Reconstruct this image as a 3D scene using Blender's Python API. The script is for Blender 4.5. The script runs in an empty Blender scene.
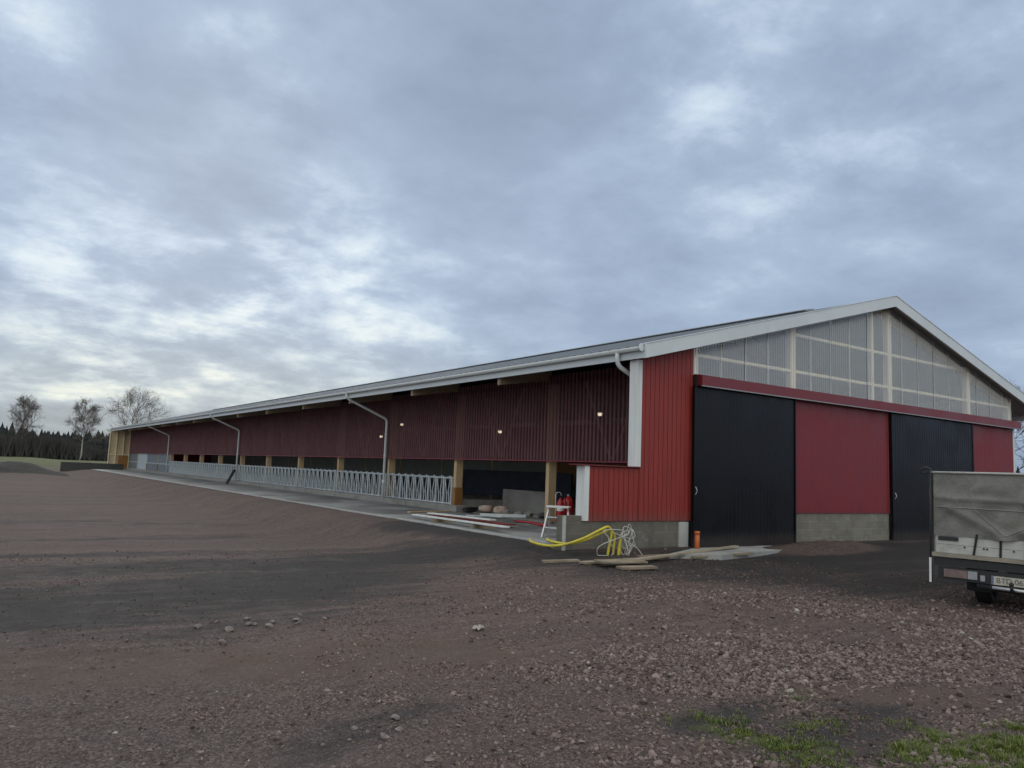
import bpy, math, random
import numpy as np
from mathutils import Vector, Matrix, Quaternion

random.seed(7)
rng = np.random.default_rng(11)
S = bpy.context.scene
COL = S.collection
R = math.radians
PI = math.pi

# ------------------------------------------------------------------ helpers
class MB:
    """collects boxes, bars and tubes; build() links them as one mesh object"""
    def __init__(self):
        self.v = []; self.f = []
    def add(self, vs, fs):
        n = len(self.v)
        self.v.extend([tuple(map(float, p)) for p in vs])
        self.f.extend([tuple(i + n for i in q) for q in fs])
        return self
    def box(self, x0, x1, y0, y1, z0, z1):
        vs = [(x0,y0,z0),(x1,y0,z0),(x1,y1,z0),(x0,y1,z0),(x0,y0,z1),(x1,y0,z1),(x1,y1,z1),(x0,y1,z1)]
        return self.add(vs, [(3,2,1,0),(4,5,6,7),(0,1,5,4),(1,2,6,5),(2,3,7,6),(3,0,4,7)])
    def bar(self, a, b, w, h=None, up=(0,0,1)):
        """a square bar from a to b, w wide and h along up"""
        h = w if h is None else h
        a = Vector(a); b = Vector(b); d = (b - a)
        L = d.length; d.normalize()
        s = d.cross(Vector(up))
        if s.length < 1e-4: s = d.cross(Vector((0,1,0)))
        s.normalize(); u = s.cross(d)
        vs = []
        for p in (a, b):
            for i, j in ((-1,-1),(1,-1),(1,1),(-1,1)):
                vs.append(p + s*(i*w/2) + u*(j*h/2))
        return self.add(vs, [(0,1,2,3),(7,6,5,4),(0,4,5,1),(1,5,6,2),(2,6,7,3),(3,7,4,0)])
    def tube(self, pts, r, n=8, cap=True):
        pts = [Vector(p) for p in pts]
        rs = r if isinstance(r, (list, tuple)) else [r]*len(pts)
        vs = []; fs = []
        nrm = None
        for i, p in enumerate(pts):
            if i == 0: t = pts[1]-p
            elif i == len(pts)-1: t = p-pts[i-1]
            else: t = (pts[i+1]-p).normalized() + (p-pts[i-1]).normalized()
            if t.length < 1e-7: t = Vector((0,0,1))
            t.normalize()
            if nrm is None:
                nrm = t.orthogonal().normalized()
            else:
                nrm = (nrm - t*nrm.dot(t))
                nrm = nrm.normalized() if nrm.length > 1e-5 else t.orthogonal().normalized()
            bn = t.cross(nrm)
            for k in range(n):
                a = 2*PI*k/n
                vs.append(p + (nrm*math.cos(a) + bn*math.sin(a))*rs[i])
        for i in range(len(pts)-1):
            for k in range(n):
                k2 = (k+1) % n
                fs.append((i*n+k, i*n+k2, (i+1)*n+k2, (i+1)*n+k))
        if cap:
            fs.append(tuple(reversed(range(n)))); fs.append(tuple((len(pts)-1)*n+k for k in range(n)))
        return self.add(vs, fs)
    def disc(self, c, axis, r, t, n=24, r_in=0.0):
        """a short cylinder centred on c"""
        ax = Vector(axis).normalized()
        return self.tube([Vector(c)-ax*t/2, Vector(c)+ax*t/2], r, n)
    def prism(self, poly, axis, a, b):
        """polygon given in the two other axes, extruded along axis from a to b"""
        n = len(poly)
        def P(p, t):
            if axis == 'y': return (p[0], t, p[1])
            if axis == 'x': return (t, p[0], p[1])
            return (p[0], p[1], t)
        vs = [P(p, a) for p in poly] + [P(p, b) for p in poly]
        fs = [tuple(range(n)), tuple(reversed(range(n, 2*n)))]
        for i in range(n):
            j = (i+1) % n
            fs.append((i, i+n, j+n, j))
        return self.add(vs, fs)
    def mesh(self, name, smooth=False):
        me = bpy.data.meshes.new(name)
        me.from_pydata(self.v, [], self.f)
        if smooth:
            me.polygons.foreach_set('use_smooth', [True]*len(me.polygons))
        me.update()
        return me
    def build(self, name, mat, parent=None, smooth=False, loc=None, rot=None, fix=True):
        me = self.mesh(name, smooth)
        if fix:
            import bmesh
            bm = bmesh.new(); bm.from_mesh(me); bmesh.ops.recalc_face_normals(bm, faces=bm.faces); bm.to_mesh(me); bm.free()
        me.materials.append(mat)
        return link(name, me, parent, loc, rot)

def link(name, me, parent=None, loc=None, rot=None):
    o = bpy.data.objects.new(name, me); COL.objects.link(o)
    if parent: o.parent = parent
    if loc: o.location = loc
    if rot: o.rotation_euler = rot
    return o

def tag(o, label=None, cat=None, group=None, kind=None):
    if label: o['label'] = label
    if cat: o['category'] = cat
    if group: o['group'] = group
    if kind: o['kind'] = kind
    return o

def empty(name, loc=(0,0,0), rz=0.0):
    o = bpy.data.objects.new(name, None); COL.objects.link(o)
    o.location = loc; o.rotation_euler = (0,0,rz); o.empty_display_size = .2
    return o

def copy_tree(o, parent=None):
    c = o.copy(); COL.objects.link(c)
    if parent: c.parent = parent
    for ch in [x for x in bpy.data.objects if x.parent == o]:
        copy_tree(ch, c)
    return c

def np_mesh(name, verts, faces, mat, attr=None, smooth=False):
    """verts (n,3), faces (m,k) arrays -> mesh; attr: dict of float point attributes"""
    me = bpy.data.meshes.new(name)
    n, m, k = len(verts), len(faces), faces.shape[1]
    me.vertices.add(n); me.vertices.foreach_set('co', verts.astype(np.float32).ravel())
    me.loops.add(m*k); me.loops.foreach_set('vertex_index', faces.astype(np.int32).ravel())
    me.polygons.add(m)
    me.polygons.foreach_set('loop_start', np.arange(0, m*k, k, dtype=np.int32))
    me.polygons.foreach_set('loop_total', np.full(m, k, dtype=np.int32))
    me.update(calc_edges=True)
    me.polygons.foreach_set('use_smooth', np.full(m, smooth))
    for an, vals in (attr or {}).items():
        a = me.attributes.new(an, 'FLOAT', 'POINT'); a.data.foreach_set('value', vals.astype(np.float32))
    me.materials.append(mat)
    me.validate()
    return me

def sm(a, b, x):
    t = np.clip((x-a)/(b-a), 0, 1)
    return t*t*(3-2*t)

# value noise for terrain
_tab = rng.random((256,256))
def vnoise(x, y):
    xi = np.floor(x).astype(int); yi = np.floor(y).astype(int)
    fx = x-xi; fy = y-yi
    fx = fx*fx*(3-2*fx); fy = fy*fy*(3-2*fy)
    g = lambda a, b: _tab[a & 255, b & 255]
    return (g(xi,yi)*(1-fx)+g(xi+1,yi)*fx)*(1-fy) + (g(xi,yi+1)*(1-fx)+g(xi+1,yi+1)*fx)*fy
def fbm(x, y, o=4):
    s = 0; a = .5
    for i in range(o):
        s = s + a*vnoise(x*2**i+17*i, y*2**i+31*i); a *= .5
    return s

# ------------------------------------------------------------------ materials
class NT:
    def __init__(self, name):
        self.m = bpy.data.materials.new(name); self.m.use_nodes = True
        self.t = self.m.node_tree; self.n = self.t.nodes; self.l = self.t.links
        self.b = self.n['Principled BSDF']; self.out = self.n['Material Output']
    def node(self, typ, **kw):
        nd = self.n.new(typ)
        for k, v in kw.items():
            if k in nd.inputs.keys(): nd.inputs[k].default_value = v
            else: setattr(nd, k, v)
        return nd
    def noise(self, vec, scale, detail=4, rough=.55, dist=0):
        nd = self.node('ShaderNodeTexNoise')
        nd.inputs['Scale'].default_value = scale; nd.inputs['Detail'].default_value = detail
        nd.inputs['Roughness'].default_value = rough; nd.inputs['Distortion'].default_value = dist
        if vec: self.l.new(vec, nd.inputs['Vector'])
        return nd.outputs['Fac']
    def mapr(self, v, a, b, c=0., d=1., smooth=True):
        nd = self.node('ShaderNodeMapRange'); nd.clamp = True
        nd.interpolation_type = 'SMOOTHSTEP' if smooth else 'LINEAR'
        for i, x in enumerate((a,b,c,d)): nd.inputs[i+1].default_value = x
        self.l.new(v, nd.inputs[0]); return nd.outputs[0]
    def mix(self, f, a, b, mode='MIX'):
        nd = self.node('ShaderNodeMix'); nd.data_type = 'RGBA'; nd.blend_type = mode
        for s, v in ((nd.inputs[0], f), (nd.inputs[6], a), (nd.inputs[7], b)):
            if hasattr(v, 'links') or isinstance(v, bpy.types.NodeSocket): self.l.new(v, s)
            elif isinstance(v, (int, float)): s.default_value = v
            else: s.default_value = (*v, 1)
        return nd.outputs[2]
    def math(self, op, a, b=0., c=0.):
        nd = self.node('ShaderNodeMath'); nd.operation = op
        for s, v in zip(nd.inputs, (a,b,c)):
            if isinstance(v, bpy.types.NodeSocket): self.l.new(v, s)
            else: s.default_value = v
        return nd.outputs[0]
    def bump(self, h, strength=.3, dist=.01):
        nd = self.node('ShaderNodeBump'); nd.inputs['Strength'].default_value = strength
        nd.inputs['Distance'].default_value = dist
        self.l.new(h, nd.inputs['Height']); self.l.new(nd.outputs[0], self.b.inputs['Normal'])
    def pos(self):
        return self.node('ShaderNodeNewGeometry').outputs['Position']
    def obj(self):
        return self.node('ShaderNodeTexCoord').outputs['Object']
    def attr(self, name):
        nd = self.node('ShaderNodeAttribute'); nd.attribute_name = name; return nd.outputs['Fac']

def mat(name, col, rough=.6, var=.18, scale=3., metal=0., bump=0., fine=40., dirt=None, dirt_amt=.5, spec=None, stretch=None, rnd=0., splash=None):
    """plain surface with uneven tone, fine grain and optional stains"""
    k = NT(name); p = k.obj()
    if stretch:
        mp = k.node('ShaderNodeMapping'); mp.inputs['Scale'].default_value = stretch; k.l.new(p, mp.inputs[0]); p = mp.outputs[0]
    a = k.noise(p, scale, 5, .6)
    f = k.noise(p, fine, 3, .6)
    lo = tuple(c*(1-var) for c in col); hi = tuple(min(1, c*(1+var)) for c in col)
    c = k.mix(k.mapr(a, .3, .7), lo, hi)
    c = k.mix(k.math('MULTIPLY', k.mapr(f, .35, .65), var*.9), c, tuple(x*.55 for x in col))
    if dirt:
        d = k.noise(p, scale*.55, 6, .7, .6)
        c = k.mix(k.math('MULTIPLY', k.mapr(d, .47, .68), dirt_amt), c, dirt)
    if splash:
        z = k.node('ShaderNodeSeparateXYZ'); k.l.new(k.pos(), z.inputs[0])
        e = k.math('ADD', k.mapr(z.outputs[2], splash[0], splash[1], 1., 0.), k.math('MULTIPLY', k.math('SUBTRACT', f, .5), 1.3))
        c = k.mix(k.mapr(e, .45, 1.1, 0, splash[2]), c, (.12,.095,.08))
    if rnd:
        oi = k.node('ShaderNodeObjectInfo').outputs['Random']
        c = k.mix(k.math('MULTIPLY', oi, rnd), c, tuple(x*.35 for x in col))
    k.l.new(c, k.b.inputs['Base Color'])
    r = k.mapr(a, .3, .7, max(.05, rough-.1), min(1, rough+.1)); k.l.new(r, k.b.inputs['Roughness'])
    k.b.inputs['Metallic'].default_value = metal
    if spec is not None: k.b.inputs['Specular IOR Level'].default_value = spec
    if bump: k.bump(f, bump, .01)
    return k.m

M = {}
M['red_board'] = mat('red_board_paint', (.28,.030,.022), .55, .16, 2.5, splash=(.6,1.1,.35), bump=.15, fine=30, stretch=(6,6,.35))
M['red_steel'] = mat('red_sheet_steel', (.20,.018,.025), .45, .06, 1.2, fine=60)
M['red_flash'] = mat('red_flashing', (.19,.022,.028), .4, .07, 1.2, fine=60)
M['black_steel'] = mat('black_sheet_steel', (.0035,.0042,.007), .34, .12, 1.0, fine=50, spec=.28, splash=(.05,.75,.35))
M['white_board'] = mat('white_board_paint', (.74,.75,.74), .5, .07, 2., bump=.1, fine=25, stretch=(4,4,.4))
M['white_steel'] = mat('white_sheet_steel', (.66,.70,.72), .4, .05, 1.5, fine=40)
M['roof'] = mat('blue_grey_roof_steel', (.105,.122,.15), .5, .08, .8, fine=30)
M['soffit'] = mat('grey_roof_underside', (.30,.31,.33), .5, .08, .8, fine=30)
M['vent'] = mat('dark_ridge_vent', (.06,.065,.075), .5, .1, 1., fine=30)
M['galv'] = mat('galvanised_steel', (.50,.54,.57), .42, .22, 9., metal=.2, fine=60)
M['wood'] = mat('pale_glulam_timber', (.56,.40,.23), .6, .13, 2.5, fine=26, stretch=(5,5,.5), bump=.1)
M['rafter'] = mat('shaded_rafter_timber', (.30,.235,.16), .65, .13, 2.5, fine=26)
M['cream_wood'] = mat('cream_timber_frame', (.78,.68,.50), .6, .08, 2.5, fine=26)
M['ply'] = mat('brown_plywood', (.30,.14,.04), .6, .15, 2., fine=22)
M['stud_wall'] = mat('bare_timber_sheeting', (.60,.47,.30), .65, .1, 1.5, fine=20)
M['plank'] = mat('weathered_plank', (.30,.24,.17), .75, .25, 3., fine=25, bump=.3, dirt=(.08,.065,.055), dirt_amt=.6)
M['site_plank'] = mat('dusty_site_plank', (.40,.33,.24), .75, .15, 3., fine=25, bump=.3, dirt=(.16,.13,.10), dirt_amt=.6)
M['conc'] = mat('grey_concrete', (.27,.26,.24), .8, .12, 1.6, fine=26, bump=.25, dirt=(.12,.11,.10), dirt_amt=.6)
M['conc_pale'] = mat('pale_concrete', (.46,.46,.45), .8, .10, 1.6, fine=26, bump=.2, dirt=(.25,.24,.22), dirt_amt=.5)
M['conc_mid'] = mat('mid_grey_concrete', (.37,.365,.35), .8, .12, 1.6, fine=26, bump=.25, dirt=(.18,.165,.15), dirt_amt=.6)
M['dark_conc'] = mat('dark_wet_concrete', (.055,.055,.055), .8, .2, 1.6, fine=26, bump=.2)
M['black'] = mat('black_rubber', (.012,.012,.012), .7, .2, 4., bump=.1)
M['dark_metal'] = mat('dark_chassis_steel', (.02,.02,.022), .55, .3, 4.)
M['yellow'] = mat('yellow_conduit_plastic', (.60,.50,.04), .5, .1, 5., dirt=(.30,.24,.08), dirt_amt=.7)
M['white_cable'] = mat('white_cable_plastic', (.56,.55,.51), .55, .1, 6., dirt=(.30,.27,.23), dirt_amt=.7)
M['orange'] = mat('orange_drain_plastic', (.55,.13,.03), .45, .06, 3.)
M['red_gloss'] = mat('glossy_red_paint', (.42,.015,.02), .3, .06, 2.)
M['white_plastic'] = mat('white_plastic', (.75,.75,.73), .45, .06, 3.)
M['bag'] = mat('pinkish_paper_sack', (.50,.36,.30), .8, .2, 6., bump=.3)
M['rubble'] = mat('broken_block_rubble', (.28,.26,.24), .85, .25, 4., bump=.4)
M['straw'] = mat('straw_bedding', (.34,.26,.13), .9, .3, 6., bump=.6)
M['navy'] = mat('navy_barn_panel', (.010,.016,.036), .5, .1, 2.)
M['green_grey'] = mat('grey_green_sheet', (.24,.26,.23), .6, .12, 2.)
M['door_grey'] = mat('grey_blue_door_sheet', (.16,.18,.20), .5, .1, 2.)
M['door_white'] = mat('pale_blue_door_sheet', (.45,.50,.55), .5, .08, 2.)
M['alu'] = mat('brushed_aluminium', (.62,.63,.64), .35, .08, 6., metal=.5)
M['lamp_glass'] = None
M['tail_red'] = mat('faded_red_lens', (.19,.13,.12), .4, .2, 12.)
M['tail_clear'] = mat('grey_lens', (.30,.32,.33), .3, .1, 8.)
M['plate'] = mat('number_plate_white', (.50,.46,.40), .5, .15, 12., dirt=(.25,.21,.17))
M['plate_ink'] = mat('number_plate_black', (.13,.115,.10), .6, .1)
M['plate_blue'] = mat('number_plate_blue', (.12,.15,.25), .6, .1)
M['side_board'] = mat('worn_white_dropside', (.47,.46,.43), .65, .12, 3., fine=18, bump=.15, dirt=(.22,.20,.17), dirt_amt=.6)
M['ledge'] = mat('worn_timber_ledge', (.30,.26,.21), .75, .2, 5., dirt=(.1,.09,.08))
M['cab_paint'] = mat('white_cab_paint', (.62,.63,.63), .35, .05, 2.)
M['cab_glass'] = mat('dark_cab_glass', (.015,.018,.02), .08, .02, 2.)
M['birch'] = mat('pale_birch_bark', (.42,.38,.34), .85, .3, 1.2, dirt=(.06,.05,.05), dirt_amt=.8)
M['twig'] = mat('brown_grey_twigs', (.14,.11,.10), .9, .2, 1.)
M['dark_twig'] = mat('dark_grey_twigs', (.05,.043,.04), .9, .2, 1.)
M['spruce'] = mat('hazed_spruce_needles', (.045,.055,.052), .9, .35, .12, rnd=0)  # needle colour lightened and greyed to stand in for distance haze
M['brush'] = mat('grey_brown_brushwood', (.062,.057,.053), .95, .3, .15)
M['field_stone'] = mat('brown_grey_field_stone', (.21,.175,.16), .85, .3, 9., bump=.4, fine=60)
M['cloth'] = mat('crumpled_pale_rag', (.40,.37,.33), .9, .1, 30.)

def lamp_mat():
    k = NT('warm_lamp_glow')
    k.b.inputs['Base Color'].default_value = (.9,.85,.75,1)
    k.b.inputs['Emission Color'].default_value = (1,.85,.62,1); k.b.inputs['Emission Strength'].default_value = 2.2
    return k.m
M['lamp_glass'] = lamp_mat()

def blockwork(nm, g):
    k = NT(nm); p = k.obj()
    sp = k.node('ShaderNodeSeparateXYZ'); k.l.new(p, sp.inputs[0])
    cb = k.node('ShaderNodeCombineXYZ')
    k.l.new(k.math('ADD', sp.outputs[0], sp.outputs[1]), cb.inputs[0]); k.l.new(sp.outputs[2], cb.inputs[1])
    br = k.node('ShaderNodeTexBrick'); k.l.new(cb.outputs[0], br.inputs['Vector'])
    br.inputs['Scale'].default_value = 1.; br.inputs['Mortar Size'].default_value = .012; br.inputs['Mortar Smooth'].default_value = .4
    br.inputs['Brick Width'].default_value = .5; br.inputs['Row Height'].default_value = .2
    br.inputs['Color1'].default_value = (.25,.235,.205,1); br.inputs['Color2'].default_value = (.31,.29,.26,1); br.inputs['Mortar'].default_value = (.33,.315,.29,1)
    a = k.noise(p, 2.2, 6, .65); f = k.noise(p, 60, 3, .6)
    c = k.mix(k.math('MULTIPLY', k.mapr(a, .42, .7), .55), br.outputs['Color'], (.15,.14,.125))
    c = k.mix(k.math('MULTIPLY', k.mapr(f, .4, .7), .35), c, (.14,.13,.12))
    # lime smears
    s = k.noise(p, 5.5, 3, .5, 1.2)
    c = k.mix(k.math('MULTIPLY', k.mapr(s, .64, .72), .5), c, (.48,.46,.42))
    c = k.mix(1., c, (g,g*.98,g*.92), 'MULTIPLY')
    k.l.new(c, k.b.inputs['Base Color']); k.b.inputs['Roughness'].default_value = .85
    h = k.math('SUBTRACT', k.math('MULTIPLY', f, .4), br.outputs['Fac'])
    k.bump(h, .5, .006)
    return k.m
M['block'] = blockwork('grey_block_masonry',.82)
M['block_dark'] = blockwork('olive_grey_block_masonry',.62)

def translucent(name, col, clear, gloss, tcol=(1,1,1), rib=0):
    k = NT(name)
    k.n.remove(k.b)
    tr = k.node('ShaderNodeBsdfTransparent'); tr.inputs[0].default_value = (*tcol,1)
    p = k.obj(); n = k.noise(p, 1.3, 4, .6)
    c = k.mix(k.mapr(n, .3, .7), tuple(x*.9 for x in col), tuple(min(1,x*1.08) for x in col))
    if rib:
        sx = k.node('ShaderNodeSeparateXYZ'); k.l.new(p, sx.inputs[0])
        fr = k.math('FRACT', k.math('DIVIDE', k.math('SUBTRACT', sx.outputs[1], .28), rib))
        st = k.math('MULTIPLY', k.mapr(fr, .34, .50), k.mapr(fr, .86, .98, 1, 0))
        c = k.mix(st, k.mix(1., c, (.55,.52,.54), 'MULTIPLY'), k.mix(1., c, (1.3,1.3,1.3), 'MULTIPLY'))  # rib shading put into the colour: grooves darker, crests lighter
    df = k.node('ShaderNodeBsdfDiffuse'); k.l.new(c, df.inputs[0])
    tl = k.node('ShaderNodeBsdfTranslucent'); k.l.new(c, tl.inputs[0])
    m1 = k.node('ShaderNodeMixShader'); m1.inputs[0].default_value = .25; k.l.new(df.outputs[0], m1.inputs[1]); k.l.new(tl.outputs[0], m1.inputs[2])
    m2 = k.node('ShaderNodeMixShader'); m2.inputs[0].default_value = clear; k.l.new(m1.outputs[0], m2.inputs[1]); k.l.new(tr.outputs[0], m2.inputs[2])
    if gloss:
        gl = k.node('ShaderNodeBsdfGlossy'); gl.inputs['Roughness'].default_value = .25
        m3 = k.node('ShaderNodeMixShader'); m3.inputs[0].default_value = gloss; k.l.new(m2.outputs[0], m3.inputs[1]); k.l.new(gl.outputs[0], m3.inputs[2])
        m2 = m3
    k.l.new(m2.outputs[0], k.out.inputs[0])
    return k.m
M['poly'] = translucent('corrugated_clear_sheet', (.90,.92,.92), .82, .24)
M['vent_sheet'] = translucent('milky_ridge_sheet', (.7,.72,.72), .35, .08)
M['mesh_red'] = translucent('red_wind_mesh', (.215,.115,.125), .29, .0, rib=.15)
M['shade'] = translucent('overhang_shade_dark', (.022,.024,.034), .12, .0)

def tarp_mat():
    k = NT('grey_tarpaulin'); p = k.obj()
    a = k.noise(p, 2.3, 6, .65, .5); f = k.noise(p, 160, 2, .5); s = k.noise(p, 7, 5, .7, 1.0)
    c = k.mix(k.mapr(a, .3, .7), (.140,.134,.118), (.215,.205,.185))
    c = k.mix(k.math('MULTIPLY', k.mapr(s, .55, .75), .5), c, (.28,.27,.25))
    c = k.mix(k.math('MULTIPLY', k.mapr(s, .45, .25), .5), c, (.11,.107,.098))
    k.l.new(c, k.b.inputs['Base Color']); k.b.inputs['Roughness'].default_value = .6
    k.bump(k.math('ADD', k.math('MULTIPLY', f, .05), k.math('ADD', s, k.math('MULTIPLY', a, 1.5))), .32, .05)
    return k.m
M['tarp'] = tarp_mat()
M['tarp_seam'] = mat('pale_tarpaulin_seam', (.27,.265,.25), .65, .15, 8.)

def ground_mat():
    k = NT('reddish_gravel_yard'); p = k.pos()
    dark = k.attr('dark'); grass = k.attr('grass'); sand = k.attr('sand'); earth = k.attr('earth')
    big = k.noise(p, .5, 6, .65, .4); mid = k.noise(p, 3.2, 6, .7, .3); fine = k.noise(p, 45, 4, .7)
    vo = k.node('ShaderNodeTexVoronoi'); vo.inputs['Scale'].default_value = 58.; vo.inputs['Randomness'].default_value = 1.; k.l.new(p, vo.inputs['Vector'])
    vs = k.node('ShaderNodeSeparateColor'); k.l.new(vo.outputs['Color'], vs.inputs[0])
    vo2 = k.node('ShaderNodeTexVoronoi'); vo2.inputs['Scale'].default_value = 90.; k.l.new(p, vo2.inputs['Vector'])
    vs2 = k.node('ShaderNodeSeparateColor'); k.l.new(vo2.outputs['Color'], vs2.inputs[0])
    # tyre-track streaks run across the yard
    mp = k.node('ShaderNodeMapping'); mp.inputs['Rotation'].default_value = (0,0,R(20)); mp.inputs['Scale'].default_value = (.16,1.,1.); k.l.new(p, mp.inputs[0])
    st = k.noise(mp.outputs[0], 1.5, 6, .68, .3); st2 = k.noise(mp.outputs[0], 5.5, 4, .65, .2)
    # soil and crushed stone
    soil = k.mix(k.mapr(mid, .3, .7), (.072,.046,.037), (.138,.092,.078))
    soil = k.mix(k.mapr(big, .35, .65, 0, .6), soil, (.155,.106,.092))
    soil = k.mix(k.mapr(st2, .42, .62, 0, .7), soil, (.056,.036,.029))
    st3 = k.noise(mp.outputs[0], .55, 5, .65, .2)
    soil = k.mix(k.mapr(st3, .42, .56, 0, .75), soil, (.058,.042,.037))
    soil = k.mix(k.mapr(st, .56, .70, 0, .5), soil, (.178,.122,.100))
    peb = k.mix(vs.outputs[0], (.052,.035,.029), (.310,.222,.192))
    soil = k.mix(k.math('MULTIPLY', k.mapr(k.math('ADD', vs.outputs[1], k.math('MULTIPLY', mid, .7)), .66, 1.0), .6), soil, peb)
    soil = k.mix(k.math('MULTIPLY', k.mapr(vs2.outputs[0], .4, 1), .45), soil, k.mix(vs2.outputs[1], (.04,.03,.03), (.31,.225,.195)))
    # dark crushed asphalt
    dk = k.mix(k.mapr(mid, .3, .7), (.023,.020,.020), (.054,.046,.044))
    dk = k.mix(k.math('MULTIPLY', k.mapr(vs2.outputs[0], .55, 1), .5), dk, k.mix(vs2.outputs[1], (.016,.015,.015), (.10,.092,.092)))
    edge = k.math('ADD', dark, k.math('ADD', k.math('MULTIPLY', k.math('SUBTRACT', mid, .5), 1.0), k.math('MULTIPLY', k.math('SUBTRACT', fine, .5), .6)))
    edge = k.math('ADD', edge, k.math('ADD', k.math('MULTIPLY', k.math('SUBTRACT', st, .47), 2.0), k.math('MULTIPLY', k.math('SUBTRACT', st2, .5), 1.1)))
    c = k.mix(k.mapr(edge, .12, 1.08), soil, dk)
    sd = k.math('ADD', sand, k.math('MULTIPLY', k.math('SUBTRACT', mid, .5), .9))
    c = k.mix(k.mapr(sd, .45, .8, 0, .75), c, k.mix(fine, (.098,.066,.050), (.145,.100,.078)))
    e2 = k.math('ADD', earth, k.math('MULTIPLY', k.math('SUBTRACT', mid, .5), .8))
    c = k.mix(k.mapr(e2, .4, .7), c, k.mix(fine, (.020,.017,.015), (.050,.042,.036)))
    g2 = k.math('ADD', grass, k.math('ADD', k.math('MULTIPLY', k.math('SUBTRACT', mid, .5), 1.2), k.math('MULTIPLY', k.math('SUBTRACT', fine, .5), .6)))
    c = k.mix(k.mapr(g2, .45, .75), c, k.mix(k.mapr(big,.35,.65), (.070,.082,.028), (.125,.125,.05)))
    k.l.new(c, k.b.inputs['Base Color'])
    k.l.new(k.mapr(mid, .3, .7, .75, .95), k.b.inputs['Roughness']); k.b.inputs['Specular IOR Level'].default_value = .3
    h = k.math('ADD', k.math('MULTIPLY', vo.outputs['Distance'], -.6), k.math('ADD', k.math('MULTIPLY', fine, .6), k.math('MULTIPLY', vo2.outputs['Distance'], -.35)))
    k.bump(k.math('ADD', h, k.math('MULTIPLY', mid, 1.6)), 1., .028)
    return k.m
M['ground'] = ground_mat()

def pave_mat():
    k = NT('worn_concrete_apron'); p = k.pos()
    a = k.noise(p, .45, 6, .65, .5); b = k.noise(p, 2.4, 5, .7); f = k.noise(p, 40, 3, .6)
    c = k.mix(k.mapr(a, .38, .62), (.115,.115,.112), (.30,.30,.295))
    c = k.mix(k.mapr(b, .4, .7, 0, .5), c, (.20,.19,.175))
    c = k.mix(k.math('MULTIPLY', k.mapr(f, .4, .7), .3), c, (.10,.095,.09))
    k.l.new(c, k.b.inputs['Base Color']); k.l.new(k.mapr(a, .35, .65, .45, .8), k.b.inputs['Roughness'])
    k.bump(f, .2, .01)
    return k.m
M['pave'] = pave_mat()

def stone_mat():
    k = NT('reddish_crushed_stone'); t = k.attr('tone'); p = k.pos(); f = k.noise(p, 120, 3, .6)
    c = k.mix(t, (.056,.037,.031), (.325,.245,.222))
    c = k.mix(k.mapr(t, .9, 1., 0, .8), c, (.42,.39,.36))
    c = k.mix(k.math('MULTIPLY', k.mapr(f, .35, .7), .35), c, (.055,.045,.042))
    k.l.new(c, k.b.inputs['Base Color']); k.b.inputs['Roughness'].default_value = .85; k.b.inputs['Specular IOR Level'].default_value = .3
    return k.m
M['stone'] = stone_mat()

def grass_mat():
    k = NT('yard_grass_blades'); t = k.attr('tone')
    c = k.mix(t, (.055,.092,.015), (.180,.215,.040))
    c = k.mix(k.mapr(t, .93, .97), c, (.30,.25,.12))
    k.l.new(c, k.b.inputs['Base Color']); k.b.inputs['Roughness'].default_value = .6; k.b.inputs['Specular IOR Level'].default_value = .3
    return k.m
M['grass'] = grass_mat()

# ------------------------------------------------------------------ camera
cam = bpy.data.cameras.new('camera'); co = bpy.data.objects.new('camera', cam); COL.objects.link(co)
S.camera = co
yaw, pitch, roll = R(34.422), R(6.391), R(2.238)
fwd0 = Vector((math.sin(yaw), math.cos(yaw), 0)); r0 = Vector((math.cos(yaw), -math.sin(yaw), 0)); up0 = Vector((0,0,1))
fw = fwd0*math.cos(pitch) + up0*math.sin(pitch); up = up0*math.cos(pitch) - fwd0*math.sin(pitch)
rr = r0*math.cos(roll) + up*math.sin(roll); uu = up*math.cos(roll) - r0*math.sin(roll)
mw = Matrix(((rr.x,uu.x,-fw.x,0),(rr.y,uu.y,-fw.y,0),(rr.z,uu.z,-fw.z,0),(0,0,0,1)))
co.matrix_world = Matrix.Translation((-13.056,-11.912,1.55)) @ mw
cam.sensor_fit = 'HORIZONTAL'; cam.sensor_width = 36; cam.lens = 777.05/1024*36
cam.clip_start = .05; cam.clip_end = 6000

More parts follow.
